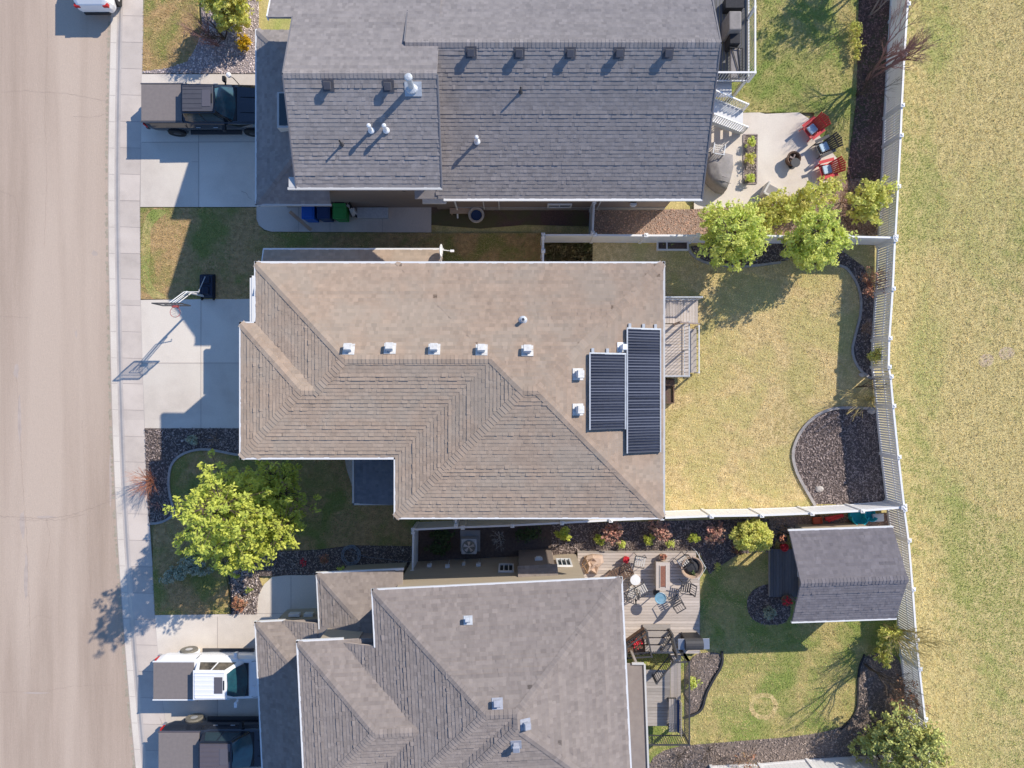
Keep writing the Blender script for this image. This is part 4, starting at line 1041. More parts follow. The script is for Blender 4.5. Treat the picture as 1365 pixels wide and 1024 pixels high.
# railing triangle planter on the terrace
tp=thing('corner_planter','triangular planter with bright red flowers enclosed by a dark railing','planter',W(848,860,0),world=True)
za=.7; A=W(833,858,za); B_=W(860,839,za); C_=W(866,870,za); D_=W(834,872,za)
b=MB(); b.prism([(A.x,A.y),(B_.x,B_.y),(C_.x,C_.y),(D_.x,D_.y)],.2,.62); b.build('box','rust',tp)
railing(tp,[tuple(D_),tuple(A),tuple(B_),tuple(C_),tuple(D_)],za,h=.5,m='dark_metal',sp=.12,bal=.02,rail=.06)
zg=zt_
tr=thing('stair_railing','pair of dark metal stair railings between the terrace and the upper deck','railing',W(890,850,0),world=True)
railing(tr,[tuple(W(877,858,zg)),tuple(W(891,838,zg)),tuple(W(897,866,zl))],zg,h=.9,m='dark_metal',sp=.10,bal=.022,rail=.06)
# ================================================================ VEHICLES
def pickup(name,label,paint,roofm,cover,group,loc,rz=0,wheelm='rim',tyrem='tyre',glassm='glass',screenm='teal_screen'):
    """crew cab pickup, nose to +x, rear bumper at x=0"""
    t=thing(name,label,'pickup truck',loc,rz,group)
    b=MB(); hw=.99
    # side profile sections: x, zlow, zmid, ztop, half width at belt, half width at top
    S=[(.02,.55,.80,1.20,.80,.74),(.10,.48,.80,1.30,.92,.86),(.35,.45,.80,1.36,.99,.90),(1.0,.45,.85,1.38,1.0,.90),(2.1,.42,.85,1.38,1.0,.90),(2.35,.40,.85,1.30,1.0,.91),
       (3.9,.40,.85,1.28,1.0,.91),(4.4,.42,.85,1.24,1.0,.90),(5.0,.45,.84,1.18,.99,.86),(5.55,.48,.80,1.10,.95,.80),(5.8,.50,.74,.98,.84,.70),(5.86,.54,.70,.86,.72,.62)]
    vs=[]; 
    for x,zl_,zm,zt,w,wt in S:
        ring=[(-w*.94,zl_),(-w,zm*.9),(-w,zm+.15),(-wt,zt-.04),(-wt*.9,zt),(0,zt+.015),(wt*.9,zt),(wt,zt-.04),(w,zm+.15),(w,zm*.9),(w*.94,zl_)]
        vs+= [(x,y,z_) for y,z_ in ring]
    k=11; fs=[]
    for i in range(len(S)-1):
        for j in range(k): j2=(j+1)%k; fs.append((i*k+j,i*k+j2,(i+1)*k+j2,(i+1)*k+j))
    fs.append(tuple(range(k))[::-1]); fs.append(tuple((len(S)-1)*k+j for j in range(k)))
    b.add(vs,fs); 
    for s in (-1,1):      # swollen wheel arches
        for wx in (1.22,4.78): b.lathe((wx,s*.885,.42),[(.02,-.10),(.47,-.10),(.50,-.05),(.50,.05),(.44,.095),(.02,.10)],18,rx=R(90))
    body=b.build('body',paint,t,smooth=False,bevel=.03)
    b=MB(); b.box((-.04,0,.62),(.14,1.8,.2)); b.build('rear_bumper','steel' if paint!='paint_black' else 'dark_metal',t,bevel=.02)
    b=MB(); b.box((.98,0,1.41),(1.86,1.66,.035)); 
    for q in (-.4,0,.4): pass
    cv=b.build('bed_cover',cover,t,bevel=.01)
    b=MB()
    for s in (-1,1): b.box((.98,s*.87,1.405),(1.92,.05,.05))
    b.box((.06,0,1.36),(.05,1.66,.06)); b.build('bed_rail',roofm,t)
    # cab greenhouse
    zb,zr=1.29,1.88
    base=[(2.0,-.86),(2.0,.86),(4.14,.84),(4.14,-.84)]; top=[(2.12,-.62),(2.12,.62),(3.54,.60),(3.54,-.60)]
    vs=[(x,y,zb) for x,y in base]+[(x,y,zr) for x,y in top]
    b=MB(); b.add(vs,[(4,5,6,7)[::-1],(0,1,5,4),(1,2,6,5),(2,3,7,6),(3,0,4,7)]); b.f[0]=tuple(b.f[0])
    cab=b.build('cab',paint,t,bevel=.05)
    def face(a,c,d,e,m_,nm,par,push=.012,n=1):
        P=[Vector(q) for q in (a,c,d,e)]; nn=(P[1]-P[0]).cross(P[3]-P[0]).normalized(); ce=sum(P,Vector())/4
        if nn.dot(ce-Vector((3.0,0,1.3)))<0: nn=-nn
        bb=MB(); q=[p+nn*push for p in P]+[p-nn*.02 for p in P]
        bb.add(q,[(0,1,2,3),(7,6,5,4),(0,4,5,1),(1,5,6,2),(2,6,7,3),(3,7,4,0)]); return bb.build(nm,m_,par)
    def lerp(i,f,e=0): 
        a=Vector(vs[i[0]]);c=Vector(vs[i[1]]); return a.lerp(c,f)
    def onf(ids,u,v):
        a,c,d,e=[Vector(vs[i]) for i in ids]; return a.lerp(c,u).lerp(e.lerp(d,u),v)
    for ids in ((1,2,6,5),(0,3,7,4)):
        face(onf(ids,.08,.14),onf(ids,.46,.14),onf(ids,.47,.86),onf(ids,.14,.86),glassm,'side_window',cab)
        face(onf(ids,.50,.14),onf(ids,.88,.14),onf(ids,.88,.86),onf(ids,.52,.86),glassm,'side_window',cab)
    # windscreen curved in plan
    bb=MB(); rows=[]
    for j in range(5):
        f=j/4; 
        rows.append([(3.56+.68*f+.10*math.sin(math.pi*(i/8))-.03, (-.56-.20*f)+(1.12+.40*f)*i/8, zr-.02-(zr-zb-.0)*f+.02*math.sin(math.pi*i/8)) for i in range(9)])
    vv=[p for r_ in rows for p in r_]; ff=[(j*9+i,j*9+i+1,(j+1)*9+i+1,(j+1)*9+i) for j in range(4) for i in range(8)]
    bb.add(vv,[f_[::-1] for f_ in ff]); bb.build('windscreen',screenm,cab,smooth=True)
    face(onf((0,1,5,4),.15,.2),onf((0,1,5,4),.85,.2),onf((0,1,5,4),.85,.85),onf((0,1,5,4),.15,.85),glassm,'rear_window',cab)
    bb=MB(); bb.box((2.83,0,zr+.018),(1.38,1.16,.03)); rp=bb.build('roof_panel',roofm,cab,bevel=.02)
    bb=MB()
    for q in (-.42,-.22,0,.22,.42): bb.box((2.60,q,zr+.040),(.9,.035,.014))
    bb.build('roof_rib',roofm,rp)
    bb=MB(); bb.box((3.22,0,zr+.042),(.38,.74,.02)); bb.build('sunroof','sunroof',rp,bevel=.008)
    bb=MB(); bb.box((3.47,0,zr+.045),(.05,.42,.03)); bb.build('light_bar','black',rp)
    bb=MB(); bb.box((4.24,0,1.28),(.20,1.50,.03)); bb.build('cowl','black',body)
    bb=MB()
    for s in (-1,1): bb.box((4.95,s*.35,1.235),(.9,.05,.02),ry=R(4))
    bb.build('hood_crease',paint,body)
    bb=MB()
    for q_ in (-.3,.32): bb.tube([(4.20,q_,1.315),(4.02,q_+.34,1.44)],.011,4)
    bb.build('wiper','black',cab)
    bb=MB(); bb.box((.115,0,1.375),(.014,1.5,.012)); bb.build('tailgate_seam','black',t)
    bb=MB(); bb.tube([(4.47,-.80,1.262),(4.60,-.83,1.245),(5.3,-.76,1.155),(5.62,-.62,1.09),(5.64,.62,1.09),(5.3,.76,1.155),(4.60,.83,1.245),(4.47,.80,1.262)],.008,4); bb.build('bonnet_seam','black',body)
    bb=MB(); bb.box((2.3,0,1.47),(.05,1.25,.05)); bb.build('brake_light','taillight',cab)
    for s in (-1,1):
        bb=MB(); bb.box((1.99,s*.99,1.05),(.012,.03,.5)); bb.build('door_seam','black',t)
        bb=MB(); bb.box((2.85,s*.57,zr+.045),(1.3,.035,.03)); bb.build('roof_rail',roofm,cab)
    for s in (-1,1):
        bb=MB(); bb.box((3.78,s*1.13,1.28),(.14,.24,.22)); bb.box((3.81,s*1.0,1.22),(.08,.16,.05)); bb.build('mirror',paint if paint=='paint_white' else 'black',t,bevel=.02)
        bb=MB(); bb.box((.03,s*.84,1.0),(.07,.14,.38)); bb.build('tail_light','taillight',t,bevel=.01)
        for dx in (2.5,3.3):
            bb=MB(); bb.box((dx,s*1.005,1.06),(.20,.03,.035)); bb.build('door_handle',paint if paint=='paint_white' else 'steel',t)
        bb=MB(); bb.box((3.05,s*.98,.38),(2.4,.22,.06)); bb.build('running_board','dark_metal',t)
        for wx in (1.22,4.78):
            w=MB(); w.lathe((wx,s*.945,.40),[(.22,-.12),(.38,-.13),(.40,-.09),(.40,.09),(.38,.13),(.22,.12)],24,rx=R(90)); wo=w.build('wheel',tyrem,t)
            w=MB(); w.lathe((wx,s*.945,.40),[(.05,-.135),(.24,-.11),(.25,.11),(.05,.135)],16,rx=R(90)); w.build('rim',wheelm,wo)
    bb=MB(); bb.box((5.86,0,.8),(.05,1.1,.24)); bb.build('grille','black',t)
    return t
yb=lambda py,z:W(0,py,z).y
pickup('pickup_truck','black pickup truck with charcoal bed cover parked on the north driveway','paint_black','roof_panel','tonneau','pickup trucks on the driveways',(W(188,0,1.35).x,(yb(113,1.38)+yb(162,1.38))/2,.01),wheelm='rim_dark')
pickup('pickup_truck','white pickup truck with dark bed cover parked on the south driveway','paint_white','paint_white','tonneau','pickup trucks on the driveways',(W(204,0,1.35).x,(yb(882,1.38)+yb(932,1.38))/2,.01),wheelm='rim',tyrem='tyre_dusty',glassm='interior')
pickup('pickup_truck','dark pickup truck with ribbed grey bed cover, lowest vehicle on the south driveway','paint_dark','roof_panel2','tonneau','pickup trucks on the driveways',(W(211,0,1.35).x,(yb(975,1.38)+yb(1026,1.38))/2,.01),wheelm='rim',tyrem='tyre_dusty')
# white hatchback at the top edge of the street, only its tail in the picture
cx=W(124,0,.8).x; cy=W(0,12,.8).y
t=thing('parked_car','white hatchback parked on the street with only its tail in view','car',(cx,cy,-.095)); t.scale=(1,1,1.17)
b=MB(); S=[(.0,.45,.62,.70,.62,.55),(.06,.35,.62,.95,.78,.66),(.25,.30,.65,1.05,.88,.74),(.8,.28,.68,1.08,.90,.74),(2.6,.28,.68,1.02,.90,.76),(3.6,.30,.66,.92,.88,.72),(4.2,.34,.6,.75,.76,.6)]
vs=[]
for x,zl_,zm,zt,w,wt in S: vs+=[(y,x,z_) for y,z_ in ((-w*.9,zl_),(-w,zm),(-wt,zt-.03),(-wt*.8,zt),(wt*.8,zt),(wt,zt-.03),(w,zm),(w*.9,zl_))]
fs=[(i*8+j,(i+1)*8+j,(i+1)*8+(j+1)%8,i*8+(j+1)%8) for i in range(6) for j in range(8)]+[tuple(range(8)),tuple(48+j for j in range(8))[::-1]]
b.add(vs,fs); bd=b.build('body','paint_white',t,bevel=.04)
b=MB(); vs=[(-.72,.35,1.04),(.72,.35,1.04),(.70,3.1,1.0),(-.70,3.1,1.0),(-.56,.75,1.5),(.56,.75,1.5),(.54,2.3,1.5),(-.54,2.3,1.5)]
b.add(vs,[(4,5,6,7),(0,1,5,4),(1,2,6,5),(2,3,7,6),(3,0,4,7)]); cb=b.build('cabin','glass',t,bevel=.03)
b=MB(); b.box((0,1.5,1.515),(1.1,1.5,.03)); b.build('roof','paint_white',cb,bevel=.01)
for s in (-1,1):
    b=MB(); b.box((s*.66,.10,.86),(.26,.16,.14)); b.build('tail_light','taillight',t,bevel=.02)
    for yy in (.75,3.4):
        w=MB(); w.lathe((s*.80,yy,.32),[(.18,-.10),(.31,-.11),(.33,-.07),(.33,.07),(.31,.11),(.18,.10)],20,ry=R(90)); wo=w.build('wheel','tyre',t)
        w=MB(); w.lathe((s*.80,yy,.32),[(.03,-.11),(.19,-.09),(.19,.09),(.03,.11)],12,ry=R(90)); w.build('rim','rim',wo)
b=MB(); b.box((0,-.01,.45),(1.2,.10,.16)); b.build('rear_bumper','black',t,bevel=.02)
b=MB(); b.box((0,.03,.72),(.52,.03,.12)); b.build('number_plate','white',t)
# ================================================================ YARD THINGS
# portable basketball hoop
hp=thing('basketball_hoop','portable basketball hoop with black wheeled base at the edge of the middle driveway','basketball hoop',W(276,380,0),world=True)
c=W(276,381,.18)
b=MB(); b.box(c+Vector((0,0,-.02)),(.70,1.15,.30),taper=.86); b.box(c+Vector((0,.25,.16)),(.46,.40,.12),taper=.8); b.box(c+Vector((0,-.25,.16)),(.34,.42,.10),taper=.8); base=b.build('base','hoop_black',hp,bevel=.03)
b=MB()
for x in (-.28,.28): b.lathe(c+Vector((x,-.60,-.08)),[(.02,-.03),(.08,-.03),(.08,.03),(.02,.03)],12,ry=R(90))
b.build('castor','black',base)
p0=W(271,394.5,.25); pt=W(249,389.5,2.45); bb_=W(243,404.5,2.75)
b=MB(); b.tube([p0,pt],.05,10); b.build('pole','vinyl_grey',hp)
b=MB(); b.tube([c+Vector((0,.4,.2)),p0.lerp(pt,.38)],.02,6); b.build('brace','galv',hp)
BX=W(255,416,0).x; BX2=W(288,416,0).x; BY=W(0,416,0).y; zb=2.72; bh=.95
b=MB()
for s in (0,.14): b.tube([pt+Vector((-.1+s,0,.05)),Vector(((BX+BX2)/2-.1+s,BY+.03,zb+.55))],.022,6); b.tube([pt.lerp(p0,.16)+Vector((-.05+s,0,0)),Vector(((BX+BX2)/2-.1+s,BY+.03,zb+.15))],.022,6)
b.tube([pt+Vector((-.1,0,.05)),pt+Vector((.5,.02,-.1)),pt+Vector((.5,.12,-.1))],.022,6); b.build('arm','vinyl_grey',hp)
b=MB(); b.box(((BX+BX2)/2,BY,zb+bh/2),(BX2-BX-.04,.025,bh-.04)); bo=b.build('backboard','acrylic',hp)
b=MB()
for x in (BX,BX2): b.box((x,BY,zb+bh/2),(.045,.05,bh+.04))
for z_ in (zb,zb+bh): b.box(((BX+BX2)/2,BY,z_),(BX2-BX-.045,.05,.045))
mx_=(BX+BX2)/2
for x in (-.25,.25): b.box((mx_+x,BY-.014,zb+.38),(.035,.012,.42))
for z_ in (.17,.59): b.box((mx_,BY-.014,zb+z_),(.46,.012,.035))
b.box((mx_,BY-.014,zb+.72),(BX2-BX-.1,.012,.02)); b.build('frame','dark_metal',bo)
b=MB(); n=20; rp=[Vector((mx_+.22*math.cos(a),BY-.30+.22*math.sin(a),zb+.14)) for a in [i*2*math.pi/n for i in range(n+1)]]; b.tube(rp,.012,6); b.box((mx_,BY-.05,zb+.12),(.26,.08,.14)); rim=b.build('rim','red_faded',hp)
b=MB()
for i in range(10):
    a=i*2*math.pi/10
    for s in (1,-1):
        a2=a+s*.5; b.tube([Vector((mx_+.22*math.cos(a),BY-.30+.22*math.sin(a),zb+.13)),Vector((mx_+.13*math.cos(a2),BY-.30+.13*math.sin(a2),zb-.18))],.006,3)
b.build('net','white',rim)
# wheelie bins
def bin_(label,m,px,py,z=.95):
    p=W(px,py,z); t=thing('wheelie_bin',label,'wheelie bin',(p.x,p.y,.01))
    b=MB(); b.box((0,0,.48),(.50,.58,.92),taper=1.12); b.build('body',m,t,bevel=.02)
    b=MB(); b.box((0,.01,.98),(.60,.72,.06)); b.box((0,-.04,1.02),(.44,.40,.03)); l=b.build('lid',m,t,bevel=.02)
    b=MB(); b.bar((-.22,.40,.95),(.22,.40,.95),.04); b.build('handle','black',l)
    for s in (-1,1):
        b=MB(); b.lathe((s*.26,.28,.12),[(.02,-.03),(.12,-.03),(.12,.03),(.02,.03)],14,ry=R(90)); b.build('wheel','black',t)
    return t
bin_('blue wheelie bin beside the grey garage wall on the side path','bin_blue',411,282.5)
bin_('dark navy wheelie bin between the blue bin and the green bin','bin_navy',431.5,282)
bin_('green wheelie bin at the right end of the bin row','bin_green',452.5,282)
# bits along the side path
p=W(468,281,.5); t=thing('garden_tools','white and black garden tools leaning beside the green bin','tools',(p.x,p.y,.0)); b=MB()
for i in range(5): b.tube([(random.uniform(-.2,.2),random.uniform(-.25,.0),.02),(random.uniform(-.2,.25),.3,random.uniform(.7,1.1))],.02,5)
b.build('handles','black',t); b=MB(); b.box((.05,.0,.35),(.28,.3,.5),rz=.4,taper=.7); b.box((-.1,.2,.5),(.12,.2,.4),rz=.9); b.build('bucket','white',t)
p=W(497,284,.15); b=MB(); b.box((p.x,p.y,.11),(1.45,.50,.18)); b.box((p.x+.3,p.y,.21),(.25,.35,.02)); o=b.build('storage_crate','galv'); tag(o,'long low grey storage crate on the side path of the north house','crate')
p=W(395,289,.0); q=W(415,307,.0); b=MB(); b.bar((p.x,p.y,1.0),(q.x,q.y,.06),.16,.05); o=b.build('plank','wood_pale'); tag(o,'weathered plank leaning across the side path','plank')
p=W(613,281,.4); b=MB(); b.box((p.x,p.y,.36),(.95,.26,.05)); 
for s in (-.4,.4): b.box((p.x+s,p.y,.17),(.06,.22,.34))
o=b.build('wooden_bench','wood_pale'); tag(o,'narrow orange brown wooden bench against the north house wall','bench')
p=W(635,287,.35); t=thing('rain_barrel','round grey tub beside the wooden bench at the north house wall','tub',(p.x,p.y,.01)); b=MB(); b.lathe((0,0,0),[(.27,0),(.36,.3),(.38,.45),(.36,.47),(.28,.46),(.26,.30),(.02,.30)],24); b.build('barrel','stone',t); b=MB(); b.lathe((0,0,.31),[(.25,0),(.25,.03),(.05,.05)],16); b.build('water','bin_navy',t)
# lamp/feeder over the rock bed
p=W(299,100,0); q=W(300,103,0); t=thing('garden_lamp','white garden lamp on a thin dark pole at the edge of the river rock bed','lamp',(q.x+.9,q.y-.6,0)); b=MB(); b.tube([(0,0,0),(.0,0,1.3),(-.12,.05,1.42)],.02,6); b.build('pole','dark_metal',t); b=MB(); b.lathe((-.12,.05,1.40),[(.05,0),(.11,.05),(.11,.16),(.03,.2)],12); b.build('lamp_head','vinyl',t)
# adirondack chairs
def adirondack(label,m,px,py,rz,cush='cushion',group='adirondack chairs around the fire pit'):
    p=W(px,py,.4); t=thing('adirondack_chair',label,'chair',(p.x,p.y,.012),rz,group)
    b=MB()
    for k in range(5): b.box((.30-k*.12,0,.36-k*.025),(.10,.52,.025),ry=R(-12))
    b.build('seat',m,t)
    b=MB(); 
    for k in range(-3,4): 
        L=.86-abs(k)*.035; b.bar((-.18,k*.085,.28),(-.18-.42*L/.86,k*.105,.28+L*.82),.078,.022)
    b.box((-.44,0,.70),(.05,.55,.06),ry=R(-27)); b.build('backrest',m,t)
    for s in (-1,1):
        b=MB(); b.box((.03,s*.37,.58),(.72,.14,.025)); b.build('armrest',m,t)
        b=MB(); b.box((.32,s*.32,.285),(.10,.03,.57)); b.build('leg',m,t)
        b=MB(); b.bar((.34,s*.28,.30),(-.52,s*.28,.06),.03,.12); b.build('leg',m,t)
    if cush:
        b=MB(); b.box((.02,0,.40),(.44,.40,.08),ry=R(-10)); b.build('cushion',cush,t,bevel=.03)
    return t
adirondack('red adirondack chair with pale blue cushion, nearest the lawn at the top of the patio','red',1083,172,R(-142+180-0+0) if False else R(218))
adirondack('dark slatted adirondack chair with a light blue seat pad between two red chairs','dark_metal',1099,196,R(205))
adirondack('red adirondack chair with pale cushion, lowest of the chairs around the fire pit','red',1103,226,R(195))
p=W(1057,212,.3); t=thing('fire_pit','rusty round fire pit on the pale patio','fire pit',(p.x,p.y,.012)); b=MB(); b.lathe((0,0,0),[(.26,0),(.30,.30),(.34,.42),(.32,.44),(.26,.40),(.20,.2),(.02,.18)],20); b.build('bowl','rust',t)
b=MB()
for i in range(5): a=random.uniform(0,3); b.tube([(-.2*math.cos(a),-.2*math.sin(a),.3),(.2*math.cos(a),.2*math.sin(a),.36)],.03,6)
b.build('firewood','bark_pale',t)
p=W(1028,257,.4); t=thing('patio_armchair','pale cream patio armchair at the lower edge of the patio beside the shrubs','armchair',(p.x,p.y,.012),R(62)); b=MB(); b.box((0,0,.20),(.62,.62,.34)); b.build('base','offwhite',t,bevel=.03)
b=MB(); b.box((-.30,0,.48),(.12,.74,.60)); b.build('backrest','offwhite',t,bevel=.03)
for s in (-1,1): b=MB(); b.box((.04,s*.34,.34),(.62,.11,.60)); b.build('armrest','offwhite',t,bevel=.03)
b=MB(); b.box((.05,0,.41),(.52,.54,.10)); b.build('cushion','cover',t,bevel=.03)
# small round side table whose shadow falls on the patio
p=W(1040,232,0); t=thing('side_table','small dark round table near the fire pit','side table',(p.x+.55,p.y+.40,.012)); 
b=MB(); b.lathe((0,0,0),[(.18,0),(.18,.02),(.02,.04),(.02,.42),(.22,.43),(.22,.46)],18); b.build('table_top','dark_metal',t)
# covered furniture under a grey tarpaulin
t=thing('covered_furniture','large patio set under a creased grey cover beside the north house','covered furniture',W(959,228,0),world=True)
P=[(948,199),(966,202),(978,205),(979,222),(975,240),(970,252),(960,251),(950,243),(942,232),(940,215),(943,203)]
b=MB(); n=len(P); c=W(959,226,.95); rings=[]
for k,(f,z_) in enumerate([(1.03,.02),(1.0,.35),(.97,.72),(.88,.84),(.6,.90),(.3,.96)]):
    rg=[]
    for i,(x,y) in enumerate(P):
        q=W(x,y,.8); d=Vector((q.x-c.x,q.y-c.y,0))*(f+random.uniform(-.02,.02)); rg.append((c.x+d.x,c.y+d.y,z_+random.uniform(-.03,.03)))
    rings.append(rg)
vs=[p_ for r_ in rings for p_ in r_]+[(c.x,c.y,.97)]
fs=[(k*n+i,k*n+(i+1)%n,(k+1)*n+(i+1)%n,(k+1)*n+i) for k in range(5) for i in range(n)]+[(5*n+i,5*n+(i+1)%n,6*n) for i in range(n)]
b.add(vs,fs); b.build('cover','cover',t,smooth=True)
b=MB()
for k in range(6): 
    a=W(944+k*2,214+k*5,.9); q=W(972+k*.5,209+k*7,.9); b.tube([a+Vector((0,0,-.06)),((a+q)/2)+Vector((0,0,.05)),q+Vector((0,0,-.08))],.018,5)
b.build('cover_folds','cover',t,smooth=True)
def folding_chair(label,px,py,z,rz,m='dark_metal',seat='black_soft',group=None,name='metal_chair',slats=True,size=1):
    p=W(px,py,z+.4); t=thing(name,label,'chair',(p.x,p.y,z),rz,group); s_=size
    b=MB()
    if slats:
        for k in range(5): b.box((.2-k*.1,0,.43),(.06*s_,.44,.02))
    else: b.box((0,0,.43),(.46,.46,.05))
    b.build('seat',seat,t)
    b=MB()
    for k in range(-2,3): b.bar((-.22,k*.10,.45),(-.36,k*.10,.88),.035,.015)
    b.bar((-.36,-.24,.89),(-.36,.24,.89),.035); b.bar((-.22,-.23,.45),(-.36,-.24,.89),.03); b.bar((-.22,.23,.45),(-.36,.24,.89),.03); b.build('backrest',m,t)
    for sx in (-1,1):
        for sy in (-1,1): b=MB(); b.tube([(sx*.22,sy*.22,.43),(sx*.26,sy*.25,.0)],.015,6); b.build('leg',m,t)
        b=MB(); b.bar((-.27,sx*.25,.65),(.22,sx*.26,.63),.04,.02); b.bar((.22,sx*.26,.63),(.24,sx*.25,.4),.02); b.build('armrest',m,t)
    return t
folding_chair('small pale metal chair on top of the covered patio set','%s' and 957,200,.3,R(80),m='galv',seat='offwhite')
# grill and loungers on the raised deck
zdn=1.9
def grill(label,px,py,z,rz,covered=False,m='black',lid='black',L=1.3):
    p=W(px,py,z+.9); t=thing('gas_grill',label,'grill',(p.x,p.y,z),rz)
    b=MB(); b.box((0,0,.42),(L*.55,.50,.76)); b.build('cabinet',m,t,bevel=.02)
    b=MB(); prof=[(.0,.82),(-.0,.82)]; n=8; w=L*.56
    vs=[]
    for x in (-w/2,w/2):
        for i in range(n+1): a=math.pi*i/n; vs.append((x,.27*math.cos(a),.84+.27*math.sin(a)))
    b.add(vs,[(i,i+1,n+2+i,n+1+i) for i in range(n)]+[tuple(range(n+1))[::-1],tuple(n+1+i for i in range(n+1))]); ld=b.build('lid',lid,t)
    b=MB(); b.tube([(-w*.35,-.33,.95),(w*.35,-.33,.95)],.018,6); b.build('handle','steel',ld)
    for s in (-1,1):
        b=MB(); b.box((s*L*.39,0,.86),(L*.22,.50,.035)); b.build('side_shelf','steel' if not covered else m,t,bevel=.01)
    for s in (-1,1): b=MB(); b.lathe((s*L*.25,.2,.06),[(.02,-.02),(.07,-.02),(.07,.02),(.02,.02)],12,ry=R(90)); b.build('castor','black',t)
    return t
t=thing('covered_grill','tall barbecue under a charcoal fitted cover on the raised deck','grill',W(976,28,0),world=True)
a=rect_px((971,14),(989,41),zdn+1.1); b=MB(); b.box(((a[0]+a[1])/2,(a[2]+a[3])/2,zdn+.58),(a[1]-a[0],a[3]-a[2],1.1),taper=.93); b.build('cover','cover',t,bevel=.05)
a=rect_px((973,43),(987,58),zdn+.8); b=MB(); b.box(((a[0]+a[1])/2,(a[2]+a[3])/2,zdn+.40),(a[1]-a[0],a[3]-a[2],.8)); o=b.build('side_burner','black_soft',t,bevel=.03)
t=thing('storage_box','black box against the wall at the top of the raised deck','box',W(982,3,0),world=True); a=rect_px((968,-6),(992,10),zdn+.6); b=MB(); b.box(((a[0]+a[1])/2,(a[2]+a[3])/2,zdn+.30),(a[1]-a[0],a[3]-a[2],.58)); b.build('body','black',t,bevel=.03); b=MB(); b.box(((a[0]+a[1])/2,(a[2]+a[3])/2,zdn+.61),(a[1]-a[0]+.05,a[3]-a[2]+.05,.05)); b.build('lid','black_soft',t)
t=thing('folded_lounger','folded grey sun lounger with dark frame at the south end of the raised deck','lounger',W(980,85,0),world=True)
a=rect_px((974,64),(987,104),zdn+.6); b=MB(); b.box(((a[0]+a[1])/2,(a[2]+a[3])/2,zdn+.5),(a[1]-a[0],a[3]-a[2],.16)); b.build('cushion','cover',t,bevel=.04)
b=MB(); 
b.tube([(a[0]-.05,a[3],zdn+.1),(a[0]-.05,a[3],zdn+.66),(a[1]+.08,a[3]-.05,zdn+.66),(a[1]+.08,a[2]+.1,zdn+.62)],.025,6); b.tube([(a[0]+.05,a[3],zdn+.62),(a[1]-.02,a[2]+.05,zdn+.62)],.02,6); b.tube([(a[1]-.1,a[3],zdn+.62),(a[1]+.02,a[2]+.05,zdn+.60)],.02,6); b.build('frame','black',t)
# ---- south terrace
z=zt_+.02
t=thing('fire_table','rectangular stone fire table with a rust coloured burner tray','fire table',W(884,765,0),world=True)
a=rect_px((874.5,750),(893,787),z+.6); cx_,cy_=(a[0]+a[1])/2,(a[2]+a[3])/2
b=MB(); b.box((cx_,cy_,z+.27),(a[1]-a[0]-.1,a[3]-a[2]-.1,.52)); b.build('body','stone',t,bevel=.02); b=MB(); b.box((cx_,cy_,z+.56),(a[1]-a[0],a[3]-a[2],.06)); tt=b.build('table_top','deck_warm',t,bevel=.01)
b=MB(); b.box((cx_,cy_,z+.60),(.24,.95,.03)); b.build('burner_tray','burner',tt); b=MB(); 
for s in (-1,1): b.box((cx_+s*.14,cy_,z+.605),(.025,1.02,.04))
b.build('tray_rim','offwhite',tt)
t=thing('bird_bath','blue dish on a slim pedestal just below the fire table','bird bath',W(880,797,1.15),world=True); p=W(880,797,1.15)
b=MB(); b.lathe((p.x,p.y,z),[(.16,0),(.16,.03),(.03,.06),(.025,.84),(.06,.86)],14); b.build('pedestal','dark_metal',t); b=MB(); b.lathe((p.x,p.y,z+.84),[(.06,0),(.24,.04),(.27,.09),(.25,.10),(.2,.06),(.02,.05)],22); b.build('dish','water_blue',t)
CH='metal patio chairs on the terrace'
folding_chair('slatted metal patio chair facing the fire table from the upper left',853,748,z,R(-12),group=CH,seat='offwhite')
folding_chair('slatted metal patio chair left of the bird bath',855,785,z,R(28),group=CH,seat='offwhite')
folding_chair('slatted metal patio chair right of the fire table beside the round wicker chair',910,748,z,R(215),group=CH,seat='offwhite')
folding_chair('dark metal patio chair near the lower right corner of the terrace group',914,783,z,R(170),group=CH,seat='dark_metal')
folding_chair('metal patio chair between the house eave and the white stool',843,790,z,R(70),group=CH,seat='offwhite')
folding_chair('reclined metal patio chair below the bird bath at the open side of the terrace',900,801,z,R(120),group=CH,seat='dark_metal')
t=thing('wicker_chair','large round wicker chair with a pale rim at the upper right of the terrace','chair',tuple(W(920,754,.4))[:2]+(z,)); b=MB()
b.lathe((0,0,0),[(.35,.0),(.42,.25),(.5,.48),(.52,.50),(.46,.50),(.38,.28),(.02,.24)],24); b.build('shell','wood_pale',t); b=MB(); b.lathe((0,0,.26),[(.34,0),(.36,.08),(.2,.13),(.02,.14)],18); b.build('cushion','black_soft',t,smooth=True)
t=thing('stool','round white stool below the upper left chair of the terrace','stool',tuple(W(845.5,771,.45))[:2]+(z,)); b=MB(); b.lathe((0,0,0),[(.17,0),(.20,.05),(.20,.40),(.24,.42),(.24,.46),(.02,.47)],22); b.build('seat','vinyl',t)
